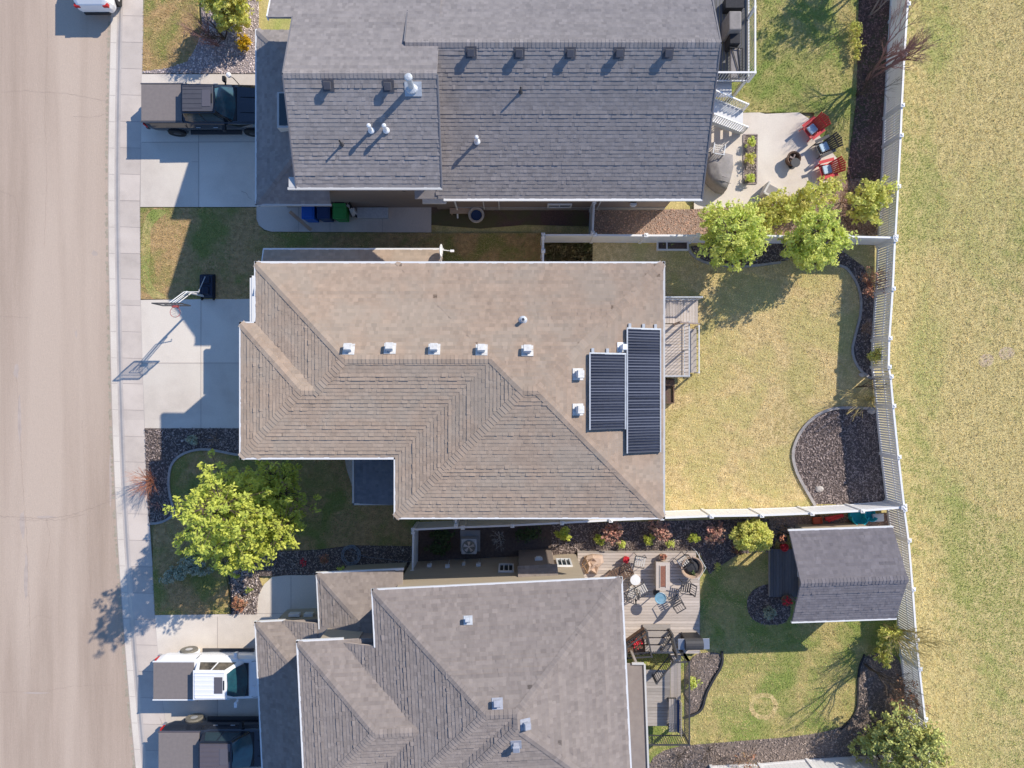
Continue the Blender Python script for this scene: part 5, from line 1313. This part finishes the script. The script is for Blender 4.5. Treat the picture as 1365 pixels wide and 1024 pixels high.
def pot(label,px,py,z0,r,h,m,flower=None,cat='flower pot',name='flower_pot'):
    p=W(px,py,z0+h); t=thing(name,label,cat,(p.x,p.y,z0)); b=MB(); b.lathe((0,0,0),[(r*.7,0),(r,h*.9),(r*1.08,h),(r*.9,h),(r*.85,h*.85),(.02,h*.85)],16); b.build('pot',m,t)
    b=MB()
    for i in range(26):
        a=random.uniform(0,6.28); rr=random.uniform(0,r*.95); b.box((rr*math.cos(a),rr*math.sin(a),h+random.uniform(-.02,.12)),(.09,.07,.015),rz=a,rx=random.uniform(-.9,.9),ry=random.uniform(-.9,.9),t=random.random())
    b.build('flowers',flower or 'leaf_green',t); return t
pot('red flower pot on the terrace between the tarpaulin and the upper left chair',835,746,z,.14,.3,'red','petal_red')
pot('brown flower pot at the top end of the fire table',884,743,z,.17,.3,'wood_pale','leaf_rust')
pot('dark pot with green foliage at the right edge of the terrace',923,764,z,.17,.3,'dark_metal','leaf_shade')
pot('pot of orange flowers by the shed corner',1043,718,.05,.22,.35,'dark_metal','leaf_rust')
pot('pot of red flowers below the orange flowers by the shed',1046,730,.05,.18,.3,'red','petal_red')
pot('pot of dark red flowers at the lower end of the shed deck',1049,801,.05,.25,.3,'wood','petal_red')
# red flowers in the corner planter
V=[];
b=MB(); p=W(849,857,.7)
for i in range(70):
    a=random.uniform(0,6.28); rr=random.uniform(0,.27); b.box((p.x+rr*math.cos(a),p.y+rr*math.sin(a),.66+random.uniform(0,.22)),(.08,.03,.010),rz=a,rx=random.uniform(-.8,.8),ry=random.uniform(-.8,.8),t=random.random())
b.build('flowers','petal_red',tp)
t=thing('tarpaulin','creased tan tarpaulin folded over garden furniture at the left end of the terrace','tarpaulin',W(790,752,0),world=True)
P=[(779,743),(790,740),(803,741),(805,750),(799,757),(796,767),(787,762),(781,766),(784,755)]; b=MB(); c=W(791,754,.7); n=len(P); rings=[]
for f,z_ in [(1.03,z),(1.0,z+.16),(.75,z+.26),(.38,z+.22)]:
    rings.append([(c.x+(W(x,y,.5).x-c.x)*f,c.y+(W(x,y,.5).y-c.y)*f,z_+random.uniform(-.07,.07)) for x,y in P])
vs=[q for r_ in rings for q in r_]+[(c.x,c.y,z+.34)]; fs=[(k*n+i,k*n+(i+1)%n,(k+1)*n+(i+1)%n,(k+1)*n+i) for k in range(3) for i in range(n)]+[(3*n+i,3*n+(i+1)%n,4*n) for i in range(n)]
b.add(vs,fs); b.build('cover','tarp',t)
b=MB(); p=W(777,750,.6); b.tube([W(782,741,.9),W(776,752,.6),W(784,765,.9)],.03,6); b.tube([W(774,758,.8),W(790,744,.6)],.02,6); b.build('pole','wood',t)
t=thing('lounge_chair','low dark brown lounge chair with slats between the tarpaulin and the stool','lounge chair',tuple(W(828,762,.4))[:2]+(z,),R(25)); b=MB()
for k in range(9): b.box((-.5+k*.12,0,.30),(.09,.6,.03))
b.build('seat','rust',t); b=MB()
for k in range(4): b.bar((-.55,-.22+k*.15,.3),(-.85,-.22+k*.15,.62),.09,.02)
b.build('backrest','rust',t)
for sx in (-.45,.4):
    for sy in (-.25,.25): b=MB(); b.bar((sx,sy,0),(sx,sy,.29),.05); b.build('leg','dark_metal',t)
t=grill('silver and black gas grill with open side shelves at the lower right of the terrace',925,859,.3,R(1),m='black',lid='dark_metal',L=1.45)
t=thing('terrace_lights','string of small lights on thin posts along the right edge of the terrace','lights',W(936,745,0),world=True); b=MB(); pl_=[W(928,735,1.0),W(941,757,1.0),W(931,773,1.0)]
for q in pl_: b.tube([(q.x,q.y,0),(q.x,q.y,1.0)],.015,5)
b.tube(pl_,.012,5); b.build('frame','vinyl',t)
# air conditioner in the south side yard
p=W(625,729,.75); t=thing('air_conditioner','square grey air conditioner unit with a round fan in the shaded side yard','air conditioner',(p.x,p.y,0)); b=MB(); b.box((0,0,.38),(.72,.72,.70)); cs=b.build('cabinet','galv',t,bevel=.05)
b=MB(); b.lathe((0,0,.735),[(.30,0),(.31,.02),(.29,.03),(.28,.015),(.02,.012)],28); b.build('fan_well','teal_screen',cs)
b=MB()
for i in range(5):
    a=i*2*math.pi/5; b.add([(0,0,.757),(.26*math.cos(a),.26*math.sin(a),.757),(.26*math.cos(a+.6),.26*math.sin(a+.6),.775)],[(0,1,2)])
b.lathe((0,0,.752),[(.06,0),(.06,.04),(.02,.05)],12)
for rr in (.12,.18,.24,.29): b.tube([(rr*math.cos(a),rr*math.sin(a),.785) for a in [i*2*math.pi/20 for i in range(21)]],.005,4)
b.build('fan_guard','steel',cs); b=MB(); b.box((.02,.12,.02),(.95,1.0,.06)); b.build('pad','foundation',t)
# hose
b=MB(); c=W(468,740,.05); pts=[]
for i in range(150):
    a=i*.31; rr=.42+.07*math.sin(i*.37)+random.uniform(-.01,.01); pts.append((c.x+rr*math.cos(a)*.95,c.y+rr*math.sin(a),.04+.012*(i%7)))
pts+= [tuple(W(x,y,.03)) for x,y in ((484,742),(500,744),(520,746),(545,749))]; b.tube(chaikin([Vector(q) for q in pts],1),.011,5); o=b.build('garden_hose','rubber_hose',smooth=True); tag(o,'pale coiled garden hose on the shaded lawn with its end trailing to the gate','hose')
# behind the shed
def kid_chair(label,m,px,py,rz,r=.34):
    p=W(px,py,.3); t=thing('tub_chair',label,'chair',(p.x,p.y,.0),rz); b=MB(); b.lathe((0,0,0),[(r*.8,0),(r,.15),(r,.34),(r*.9,.35),(r*.75,.2),(.02,.19)],20); b.build('seat',m,t)
    b=MB(); n=9; vs=[]
    for i in range(n):
        a=math.pi*.5+math.pi*i/(n-1)
        for rr,z_ in ((r*1.0,.3),(r*1.08,.62),(r*.98,.62),(r*.9,.3)): vs.append((rr*math.cos(a),rr*math.sin(a),z_))
    b.add(vs,[(i*4+j,i*4+(j+1)%4,(i+1)*4+(j+1)%4,(i+1)*4+j) for i in range(n-1) for j in range(4)]+[(0,1,2,3)[::-1],tuple((n-1)*4+j for j in range(4))]); b.build('backrest',m,t); return t
kid_chair('turquoise tub chair between the white fence and the shed, left of two','turquoise',1143,688,R(90),.38)
kid_chair('turquoise tub chair between the white fence and the shed, right one beside the grey box','turquoise',1158,685,R(60),.30)
p=W(1170,690,.3); t=thing('storage_bin','small grey plastic box beside the turquoise chairs','box',(p.x,p.y,0),R(3)); b=MB(); b.box((0,0,.17),(.48,.32,.32)); b.build('body','galv',t,bevel=.02); b=MB(); b.box((0,0,.345),(.52,.36,.03)); b.build('lid','vinyl_grey',t)
p=W(1090,694,.25); t=thing('toy_wagon','small red toy wagon on the gravel behind the shed','toy wagon',(p.x,p.y,0),R(5)); b=MB()
for (c_,d_) in (((0,0,.16),(.40,.28,.03)),((0,.14,.22),(.40,.02,.14)),((0,-.14,.22),(.40,.02,.14)),((.2,0,.22),(.02,.26,.14)),((-.2,0,.22),(.02,.26,.14))): b.box(c_,d_)
b.build('body','orange_red',t)
for sx in (-1,1):
    for sy in (-1,1): b=MB(); b.lathe((sx*.15,sy*.17,.07),[(.01,-.015),(.07,-.015),(.07,.015),(.01,.015)],12,rx=R(90)); b.build('wheel','black',t)
b=MB(); b.tube([(.2,0,.15),(.5,.05,.1)],.012,5); b.build('handle','black',t)
b=MB(); a=W(1100,692,.2); q=W(1124,687,.2); b.bar(a,q,.16,.10); b.bar(W(1104,695,.25),W(1120,689,.25),.10,.06); o=b.build('toy_slide','red'); tag(o,'flat red plastic toy lying on the gravel left of the turquoise chairs','toy')
b=MB(); b.bar(W(1033,705,.5),W(1052,713,.05),.06,.04); o=b.build('garden_stake','dark_metal'); tag(o,'dark metal stake leaning by the shed corner','stake')
for i,(px,py,s_,lb) in enumerate([(1092,652,.20,'large pale stone lying in the round mulch bed'),(243,588,.07,'small pale stone in the dark bed by the driveway'),(1148,500,.16,'grey stone beside the curved bed edging at the picket fence'),(1162,548,.22,'grey boulder at the top corner of the round mulch bed'),(537,734,.06,'small pale stone on the shaded lawn by the white gate')]):
    b=MB(); p=W(px,py,.05); b.blob((p.x,p.y,.06),(s_,s_*.7,s_*.5),8,6,.2,seed=i); o=b.build('stone','stone'); tag(o,lb,'stone')
# ================================================================ PLANTS
def leaves(centers, rad, per, size, hue_c, up=.35, elong=1.7, flat=1.0):
    n=len(centers)*per; C=np.repeat(np.array(centers),per,0); rr=np.repeat(np.array(rad),per)
    off_=rng.normal(0,1,(n,3)); off_/=np.linalg.norm(off_,axis=1)[:,None]+1e-9; off_*= (rng.uniform(0,1,n)**.45*rr)[:,None]; off_[:,2]*=flat
    P=C+off_
    nrm=rng.normal(0,1,(n,3))+off_/ (rr[:,None]+1e-6)*.7; nrm[:,2]=np.abs(nrm[:,2])+up; nrm/=np.linalg.norm(nrm,axis=1)[:,None]
    t=rng.normal(0,1,(n,3)); a=np.cross(nrm,t); a/=np.linalg.norm(a,axis=1)[:,None]; b_=np.cross(nrm,a)
    s=size*rng.uniform(.6,1.35,n)[:,None]
    V=np.stack([P-a*s*.5*elong, P-b_*s*.42, P+a*s*.5*elong, P+b_*s*.42],1)
    # clump self-shade put into the tint: inner leaves darker, outer brighter
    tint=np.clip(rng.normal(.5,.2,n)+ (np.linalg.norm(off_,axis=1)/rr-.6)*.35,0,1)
    hue=np.clip(np.repeat(np.array(hue_c),per)+rng.normal(0,.12,n),0,1)
    return V,tint,hue
def limb(b, a, c, r0, r1, bow=.12, seg=4):
    a=Vector(a); c=Vector(c); L=(c-a).length; pts=[]
    o1=Vector((random.uniform(-1,1),random.uniform(-1,1),random.uniform(.2,1)))*L*bow
    for i in range(seg+1):
        t=i/seg; pts.append(a.lerp(c,t)+o1*math.sin(math.pi*t))
    b.tube(pts,r0,5,r2=r1); return pts
def leafy(name,label,cat,base,lobes,m,bark='bark',leaf=.10,clumps=160,per=26,cr=.30,trunk=.11,group=None,shell=.55,up=.35,zmin=.25,flat=1.0,stems=1,bare=0,uneven=1.0):
    """tree or shrub: limbs reach out to many leaf clumps spread through the lobes of the crown"""
    bp=W(base[0],base[1],0); t=thing(name,label,cat,(bp.x,bp.y,0),group=group,world=True)
    vol=[l[3]*l[4]*l[5] for l in lobes]; tot=sum(vol); cen=[]
    ph=[(random.uniform(2,5),random.uniform(0,6.28),random.uniform(-1,1)) for _ in range(5)]
    def bump(d): a_=math.atan2(d.y,d.x); return sum(math.sin(k_*a_+p_+d.z*3*q_) for k_,p_,q_ in ph)/5
    for l,v in zip(lobes,vol):
        c=W(l[0],l[1],l[2]); k=int(clumps*v/tot)
        for _ in range(k):
            d=Vector((random.gauss(0,1),random.gauss(0,1),random.gauss(0,1))); d.normalize(); f=(shell+(1-shell)*random.random()) if random.random()<.8 else random.random()
            bm=bump(d); f*=random.uniform(.78,1.20)*(1+.38*bm*uneven)
            if bm*uneven<-.28 and random.random()<.65: continue
            p=c+Vector((d.x*l[3]*f,d.y*l[4]*f,d.z*l[5]*f)); 
            if p.z<zmin: p.z=zmin+random.random()*.2
            cen.append(p)
    b=MB(); hubs=[]
    cc=sum([W(l[0],l[1],l[2])*v for l,v in zip(lobes,vol)],Vector())/tot
    zc=min(l[2]-l[5] for l in lobes); fork=Vector((bp.x*.7+cc.x*.3,bp.y*.7+cc.y*.3,max(.3,zc*.9+.1)))
    if trunk: 
        limb(b,(bp.x,bp.y,-.02),fork,trunk*1.25,trunk*.85,.03)
        for l in lobes:
            c=W(l[0],l[1],l[2])
            for k in range(3 if len(lobes)>2 else 6):
                d=Vector((random.uniform(-.5,.5)*l[3],random.uniform(-.5,.5)*l[4],random.uniform(-.1,.4)*l[5])); pts=limb(b,fork,c+d,trunk*.6,trunk*.22,.08,5); hubs+=pts[2:]
        for p in cen:
            h=min(hubs,key=lambda q:(q-p).length+max(0,q.z-p.z)*.8); limb(b,h,p,trunk*.16,trunk*.05,.06,2)
            for _ in range(bare): limb(b,p,p+Vector((random.gauss(0,.2),random.gauss(0,.2),random.uniform(.05,.35))),trunk*.06,.004,.06,2)
        b.build('trunk',bark,t)
    hue=[min(1,max(0,random.gauss(.4,.28))) for _ in cen]; rad=[cr*random.uniform(.6,1.3) for _ in cen]
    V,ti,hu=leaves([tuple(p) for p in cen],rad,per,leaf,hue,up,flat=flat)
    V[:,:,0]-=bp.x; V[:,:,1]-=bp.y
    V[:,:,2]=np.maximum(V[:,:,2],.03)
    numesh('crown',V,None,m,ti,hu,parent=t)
    return t
def bare(name,label,cat,base,dirs,m,trunk=.06,L=1.4,depth=4,spread=.5,kids=3,group=None,lean=(0,0),upb=.4,leafm=None,leaf=.07,nleaf=0,taper=.62):
    """leafless tree or shrub grown by repeated branching"""
    bp=W(base[0],base[1],0); t=thing(name,label,cat,(bp.x,bp.y,0),group=group,world=True); b=MB(); tips=[]
    def grow(p,d,l,r,k):
        e=p+d*l; mid_=p+d*l*.5+Vector((random.gauss(0,.04),random.gauss(0,.04),random.gauss(0,.02)))*l
        b.tube([p,mid_,e],r,5 if k>1 else 3,r2=r*taper,cap=False)
        if k==0: tips.append(e); return
        for i in range(kids if k>1 else kids+1):
            q=p+d*l*random.uniform(.45,1.0) if i else e
            nd=(d+Vector((random.gauss(0,spread),random.gauss(0,spread),random.gauss(0,spread*.5)+upb*.3))).normalized()
            grow(q,nd,l*random.uniform(.6,.85),r*taper*random.uniform(.75,1),k-1)
    for d in dirs: grow(Vector((bp.x,bp.y,0)),Vector(d).normalized(),L*random.uniform(.8,1.15),trunk,depth)
    b.build('branches',m,t)
    if leafm and nleaf:
        V,ti,hu=leaves([tuple(random.choice(tips)) for _ in range(nleaf)],[.14]*nleaf,5,leaf,[random.random() for _ in range(nleaf)])
        V[:,:,0]-=bp.x; V[:,:,1]-=bp.y; V[:,:,2]=np.maximum(V[:,:,2],.03); numesh('crown',V,None,leafm,ti,hu,parent=t)
    return t
def radial(n,tilt=.6,up=1): 
    return [(math.cos(a)*tilt*random.uniform(.5,1.2),math.sin(a)*tilt*random.uniform(.5,1.2),up) for a in [2*math.pi*(i+random.random()*.6)/n for i in range(n)]]
# front yard maple
leafy('deciduous_tree','large lime green leafy tree on the front lawn between the beige house and the street','tree',(366,652),
      [(350,668,2.4,2.1,2.0,.8),(320,688,3.6,2.25,2.2,1.1),(322,732,3.4,1.7,1.35,.9),(305,682,4.9,1.95,2.1,1.1),(286,688,6.3,1.6,1.65,1.0),(375,705,3.2,1.2,1.1,.8),(272,690,7.5,.75,.8,.9),(366,698,2.6,1.3,1.1,.8),(372,640,2.0,1.2,1.0,.6)],'leaf_lime',leaf=.098,clumps=1150,per=22,cr=.20,trunk=.13,shell=.5,up=.5)
leafy('spruce_tree','yellow green spruce at the top edge beside the driveway rock bed','tree',(318,20),[(300,2,1.6,1.05,1.1,1.3),(312,-25,2.4,.9,.9,1.3),(308,22,1.0,.8,.6,.7)],'leaf_olive',leaf=.10,clumps=260,per=30,cr=.22,trunk=.10,up=.7)
leafy('yellow_shrub','small golden yellow shrub on the river rock near the north garage','shrub',(324,60),[(324,58,.45,.33,.42,.42)],'leaf_gold',leaf=.07,clumps=40,per=22,cr=.13,trunk=.03)
bare('red_shrub','bare reddish shrub over the river rock beside the spruce','shrub',(292,62),[(-.5,.3,1),(-.3,.6,1),(-.7,.1,.9),(-.1,.1,1),(-.5,-.2,1),(-.9,.4,.9)],'bark_red',.03,.75,4,.42,3)
bare('bare_tree','leafless tree whose branches spread from the rock bed over the north front lawn','tree',(300,52),radial(4,.6),'bark',.04,.85,4,.5,3)
# back yard trees by the north fence
leafy('deciduous_tree','bright green leafy tree by the north privacy fence, left one of the pair','tree',(978,338),[(976,308,2.6,1.5,1.3,1.3),(958,322,2.2,.8,.8,.9),(1000,322,2.2,.9,.9,.9),(975,345,1.8,1.0,.7,.8),(985,290,3.2,.8,.7,.9),(972,305,3.9,.7,.7,.7)],'leaf_green',leaf=.09,clumps=520,per=18,cr=.19,trunk=.09,up=.5,group=None)
leafy('deciduous_tree','bright green leafy tree by the north privacy fence, right one of the pair','tree',(1075,342),[(1092,318,2.4,1.35,1.3,1.2),(1072,330,2.0,.9,.9,.9),(1115,318,2.1,.8,.8,.8),(1085,345,1.6,1.1,.6,.7),(1098,290,3.0,.7,.7,.9),(1094,310,3.7,.6,.6,.7)],'leaf_green',leaf=.09,clumps=480,per=18,cr=.19,trunk=.09,up=.5)
leafy('willow_shrub','wide yellow olive shrub leaning over the stone bed between the patio and the fence','shrub',(1050,292),[(1045,277,1.5,1.2,.75,.8),(1020,290,1.3,.9,.6,.7),(1080,262,1.7,.9,.6,.7),(1105,250,1.3,.6,.6,.6)],'leaf_olive',leaf=.09,clumps=300,per=20,cr=.20,trunk=.05,up=.6,bare=1)
leafy('leafy_shrub','rounded olive green shrub at the picket fence above the fence corner','shrub',(1152,275),[(1158,267,1.5,.85,.85,.8),(1180,255,1.7,.5,.5,.5),(1148,285,1.1,.5,.5,.5)],'leaf_olive',leaf=.09,clumps=210,per=20,cr=.18,trunk=.05,up=.6)
bare('dogwood_shrub','pinkish twiggy shrub behind the right green tree','shrub',(1122,270),radial(6,.5),'twig_tan',.02,.5,3,.4,3)
# bare red trees by picket fence north
bare('bare_tree','tall leafless red barked tree reaching over the picket fence toward the park','tree',(1155,106),[(.15,.12,1),(.05,.3,1),(.35,.02,1)],'bark_red',.075,1.25,5,.30,3,upb=.55,taper=.66)
bare('bare_tree','small leafless pale barked tree in the red bark bed at the top right','tree',(1160,20),[(.2,.1,1),(0,.35,1)],'bark_pale',.05,1.0,4,.4,3)
bare('bare_tree','leafless forked tree in the bed at the top of the north back yard','tree',(1142,-10),[(.1,0,1),(-.2,.1,1)],'bark',.06,1.4,4,.4,3)
leafy('flowering_shrub','low pale yellow shrub along the lawn edge of the red bark bed','shrub',(1142,55),[(1141,45,.4,.28,.7,.3),(1143,70,.4,.25,.5,.25)],'leaf_olive',leaf=.06,clumps=60,per=16,cr=.13,trunk=.02)
bare('bare_shrub','bare thin stemmed shrub casting shadow lines beside the red chairs','shrub',(1141,128),radial(5,.30),'bark',.022,1.0,4,.24,3)
leafy('deciduous_tree','leafy tree beyond the top edge shading the north back yard','tree',(1172,-60),[(1240,-137,4,1.7,1.1,1.0),(1215,-130,3.2,1.2,1.0,.8)],'leaf_green',leaf=.10,clumps=150,per=16,cr=.2,trunk=.08,bare=1)
# plants in the middle bed by picket fence
bare('barberry_shrub','rust brown twiggy shrub in the curved bed by the picket fence','shrub',(1156,378),radial(7,.55),'leaf_rust',.02,.5,4,.5,3,leafm='leaf_rust',nleaf=60,leaf=.06)
bare('ornamental_grass','dry tan grass clump near the lower end of the curved bed','grass clump',(1150,440),radial(16,.7),'twig_tan',.010,.5,1,.25,3)
leafy('young_shrub','small yellow green shrub against the picket fence at the end of the curved bed','shrub',(1165,477),[(1168,474,.7,.38,.35,.4)],'leaf_olive',leaf=.06,clumps=50,per=12,cr=.14,trunk=.03,bare=2)
bare('willow_wands','fan of bare yellow stems by the picket fence above the round mulch bed','shrub',(1162,530),[(-.75-.05*i,-.55+.06*i,.55) for i in range(14)]+[(-.4,-.3+.05*i,.9) for i in range(8)],'twig_yellow',.014,1.15,1,.10,2)
bare('bare_sapling','thin bare sapling whose shadow falls on the golden lawn','tree',(1141,516),[(.1,.05,1),(-.05,.1,1)],'bark',.03,.9,4,.32,3)
# front bed
bare('dwarf_red_shrub','round bare red twigged shrub at the sidewalk beside the front garden bed','shrub',(203,640),radial(26,.75),'leaf_rust',.014,.62,2,.35,3)
leafy('perennial_plant','grey green perennial in the dark bed by the middle driveway','plant',(258,585),[(258,585,.22,.26,.22,.2)],'leaf_juniper',leaf=.08,clumps=26,per=14,cr=.10,trunk=0)
bare('dry_perennial','tan dry stems beside the grey green perennial in the dark bed','plant',(287,586),radial(9,1.1,.8),'twig_tan',.012,.32,1,.3,2)
bare('small_pink_plant','small pinkish plant at the lower end of the dark front bed','plant',(211,674),radial(8,1.0,.7),'leaf_pink',.012,.2,1,.3,2)
leafy('juniper_shrub','spreading grey green juniper under the lime green tree','shrub',(232,765),[(236,764,.45,.75,.3,.3),(252,752,.6,.5,.35,.3),(222,772,.35,.35,.2,.2),(268,757,.5,.5,.35,.3)],'leaf_juniper',leaf=.07,clumps=150,per=18,cr=.13,trunk=.03,up=.6)
leafy('rust_shrub','round rust orange shrub at the front path corner','shrub',(319,806),[(318,805,.35,.36,.32,.3)],'leaf_rust',leaf=.055,clumps=60,per=18,cr=.10,trunk=.02)
leafy('small_green_shrub','tiny bright green plant above the rust orange shrub','plant',(333,785),[(333,785,.25,.16,.17,.2)],'leaf_green',leaf=.05,clumps=20,per=12,cr=.08,trunk=.0)
leafy('red_perennial','small dark red plant in the shaded bed below the front lawn','plant',(404,750),[(404,750,.2,.16,.18,.15)],'petal_red',leaf=.05,clumps=10,per=8,cr=.09,trunk=0)
leafy('brown_perennial','brown dry plant in the shaded bed below the front lawn','plant',(432,745),[(432,745,.25,.22,.22,.2)],'leaf_rust',leaf=.05,clumps=20,per=10,cr=.10,trunk=0)
leafy('green_perennial','small green plant in front of the hose coil','plant',(456,757),[(456,757,.2,.17,.12,.15)],'leaf_green',leaf=.05,clumps=14,per=12,cr=.08,trunk=0)
# south fence border
for i,(px,py) in enumerate([(815,712),(882,710),(950,712)]):
    lb=['pink rust leafed shrub below the beige house corner, left of three','pink rust leafed shrub above the fire table, middle of three','pink rust leafed shrub beside the round conifer, right of three'][i]
    leafy('ninebark_shrub',lb,'shrub',(px,py),[(px,py,.65,.42,.42,.4),(px+random.choice((-8,8)),py-8,.75,.3,.3,.3)],'leaf_pink',leaf=.08,clumps=44,per=11,cr=.13,trunk=.035,group='pink rust shrubs along the south border',bare=1)
for i,(px,py) in enumerate([(799,719),(865,719),(925,717)]):
    lb=['small lime green ball shrub left of the first pink shrub','small lime green ball shrub left of the middle pink shrub','small lime green ball shrub left of the right pink shrub'][i]
    leafy('lime_shrub',lb,'shrub',(px,py),[(px,py,.35,.25,.25,.25)],'leaf_lime',leaf=.05,clumps=44,per=14,cr=.08,trunk=.02,uneven=.3,group='lime ball shrubs along the south border')
for i,(px,py) in enumerate([(829,725),(893,725)]):
    leafy('boxwood_shrub',['dark green low shrub right of the first pink shrub','dark green low shrub right of the middle pink shrub'][i],'shrub',(px,py),[(px,py,.25,.2,.18,.2)],'leaf_green',leaf=.05,clumps=24,per=12,cr=.08,trunk=.02,group='low green shrubs along the south border')
leafy('spiky_plant','yellow green spiky topped plant on a short stem beside the chimney chase','plant',(753,722),[(753,713,.9,.32,.30,.15)],'leaf_lime',leaf=.10,clumps=34,per=10,cr=.12,trunk=.04)
bare('dry_shrub','pale dry branching plant in the shaded side yard right of the air conditioner','plant',(666,716),radial(6,.6),'offwhite',.014,.35,3,.45,3)
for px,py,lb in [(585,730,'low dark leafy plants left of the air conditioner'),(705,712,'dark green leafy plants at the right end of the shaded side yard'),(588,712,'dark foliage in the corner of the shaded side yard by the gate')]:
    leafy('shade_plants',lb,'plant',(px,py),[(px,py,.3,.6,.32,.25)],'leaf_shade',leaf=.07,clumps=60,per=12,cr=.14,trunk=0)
leafy('globe_conifer','dense rounded yellow green conifer between the south border and the shed','conifer',(1000,720),[(1002,714,1.1,.85,.68,.75)],'leaf_olive',leaf=.07,clumps=460,per=22,cr=.13,trunk=.07,up=.7,shell=.8,uneven=.25)
leafy('small_conifer','small pale green conifer in the round bed by the shed','conifer',(1022,814),[(1025,817,.5,.32,.28,.4)],'leaf_juniper',leaf=.06,clumps=60,per=16,cr=.10,trunk=.03)
leafy('yellow_tuft','small yellow green tuft at the edge of the terrace lawn','plant',(955,754),[(955,754,.2,.17,.17,.15)],'leaf_olive',leaf=.05,clumps=18,per=12,cr=.08,trunk=0)
leafy('dry_perennial','brown purple dry perennial beside the round conifer','plant',(985,736),[(983,733,.3,.3,.25,.2)],'leaf_rust',leaf=.05,clumps=30,per=10,cr=.12,trunk=.015,bare=1)
for px,py,lb in [(790,731,'grey dry twiggy perennial in front of the tarpaulin'),(842,729,'grey dry twiggy perennial behind the red flower pot'),(908,728,'grey dry twiggy perennial behind the wicker chair'),(740,735,'grey dry twiggy perennial by the chimney chase')]:
    bare('dry_perennial',lb,'plant',(px,py),radial(10,.9,.8),'bark_pale',.008,.2,2,.4,3,group='dry perennials along the terrace edge')
for px,py,lb in [(1000,190,'green clump at the top of the narrow patio bed'),(1000,238,'green clump at the lower end of the narrow patio bed'),(999,212,'straw coloured grass clump in the middle of the narrow patio bed')]:
    leafy('patio_plant',lb,'plant',(px,py),[(px,py,.25,.22,.25,.2)],'leaf_green' if '2' not in str(py) or py==238 else 'leaf_olive',leaf=.07,clumps=26,per=12,cr=.10,trunk=0)
leafy('bed_shrub','low green shrub in the brown bed beside the upper deck','shrub',(920,910),[(921,909,.25,.3,.28,.2)],'leaf_green',leaf=.07,clumps=24,per=12,cr=.12,trunk=.02)
# southeast corner
bare('bare_tree','leafless yellow twigged tree at the picket fence behind the shed','tree',(1178,832),[(.15,-.1,1),(.3,.05,1),(.02,-.25,1)],'twig_yellow',.06,1.2,5,.33,3,upb=.5)
leafy('leafy_shrub','yellow green leafy shrub between the shed corner and the lower picket fence','shrub',(1180,865),[(1186,850,.9,.5,.5,.5),(1178,875,.7,.4,.5,.4)],'leaf_olive',leaf=.08,clumps=110,per=15,cr=.16,trunk=.04,bare=1)
bare('brown_shrub','brown twiggy shrub with orange leaves beside the lower picket fence','shrub',(1190,918),radial(8,.5),'twig_tan',.025,.65,4,.45,3,leafm='leaf_rust',nleaf=70)
bare('bare_tree','leafless dark sapling in the bark bed casting a long shadow on the south lawn','tree',(1152,885),[(.05,0,1),(-.1,.1,1)],'bark',.05,1.3,4,.3,3)
leafy('spruce_tree','broad green spruce at the bottom right corner over the picket fence','tree',(1180,975),[(1192,988,1.6,1.3,1.1,1.1),(1228,1003,2.2,1.1,1.2,1.0),(1160,990,1.0,.7,.6,.6),(1215,1030,2.0,1.5,.8,1.0),(1205,962,2.3,.7,.7,.7),(1150,1000,.9,.6,.5,.5),(1240,985,2.3,.6,.7,.6)],'leaf_spruce',leaf=.085,clumps=560,per=20,cr=.18,trunk=.10,up=.5,bare=1)
for px,py,lb in [(905,1008,'tangled brown vine stems in the bark bed by the south house'),(945,1000,'thin curled bare stems at the lower lawn edge'),(985,1015,'orange brown dry shrub near the bottom fence')]:
    bare('dry_shrub',lb,'shrub',(px,py),radial(7,1.0,.8),'twig_tan' if px>980 else 'bark',.014,.45,3,.6,3,leafm='leaf_rust' if px>980 else None,nleaf=40)
for px,py,lb in [(1115,890,'tall grass tufts where the south lawn meets the bed'),]:
    pass
bare('dwarf_plants','small leafy plants by the white raised bed frame','plant',(890,327),radial(10,1,.7),'leaf_green',.012,.2,1,.4,3)
# ================================================================ LIGHT, CAMERA
el=R(37); az=math.atan2(.755,.656)          # towards the sun, clockwise from +Y
w=bpy.data.worlds.new('World'); SC.world=w; w.use_nodes=True; nt=w.node_tree
sky=nt.nodes.new('ShaderNodeTexSky'); sky.sky_type='NISHITA'; sky.sun_disc=False; sky.sun_elevation=el; sky.sun_rotation=az
sky.air_density=1.0; sky.dust_density=.1; sky.ozone_density=3.0
vm=nt.nodes.new('ShaderNodeVectorMath'); vm.operation='MULTIPLY'; vm.inputs[1].default_value=(.85,1.0,1.2); nt.links.new(sky.outputs[0],vm.inputs[0]); nt.links.new(vm.outputs[0],nt.nodes['Background'].inputs[0]); nt.nodes['Background'].inputs[1].default_value=.15
s=bpy.data.lights.new('sun','SUN'); s.energy=4.85; s.angle=R(.53); s.color=(1,.92,.80)
so_=bpy.data.objects.new('sun',s); COL.objects.link(so_)
dirv=Vector((.755*math.cos(el),.656*math.cos(el),math.sin(el))); so_.rotation_euler=dirv.to_track_quat('Z','Y').to_euler(); so_.location=(20,20,40)
cam=bpy.data.cameras.new('camera'); co=bpy.data.objects.new('camera',cam); COL.objects.link(co); co.location=(0,0,H); co.rotation_euler=(0,0,0)
cam.sensor_width=36; cam.lens=F/1365*36; cam.clip_end=2000; SC.camera=co
SC.view_settings.view_transform='Standard'; SC.view_settings.look='None'; SC.view_settings.exposure=0; SC.view_settings.gamma=1
SC.render.engine='CYCLES'; SC.render.resolution_x=1024; SC.render.resolution_y=768
for o in bpy.data.objects:
    if '_w' in o: del o['_w']
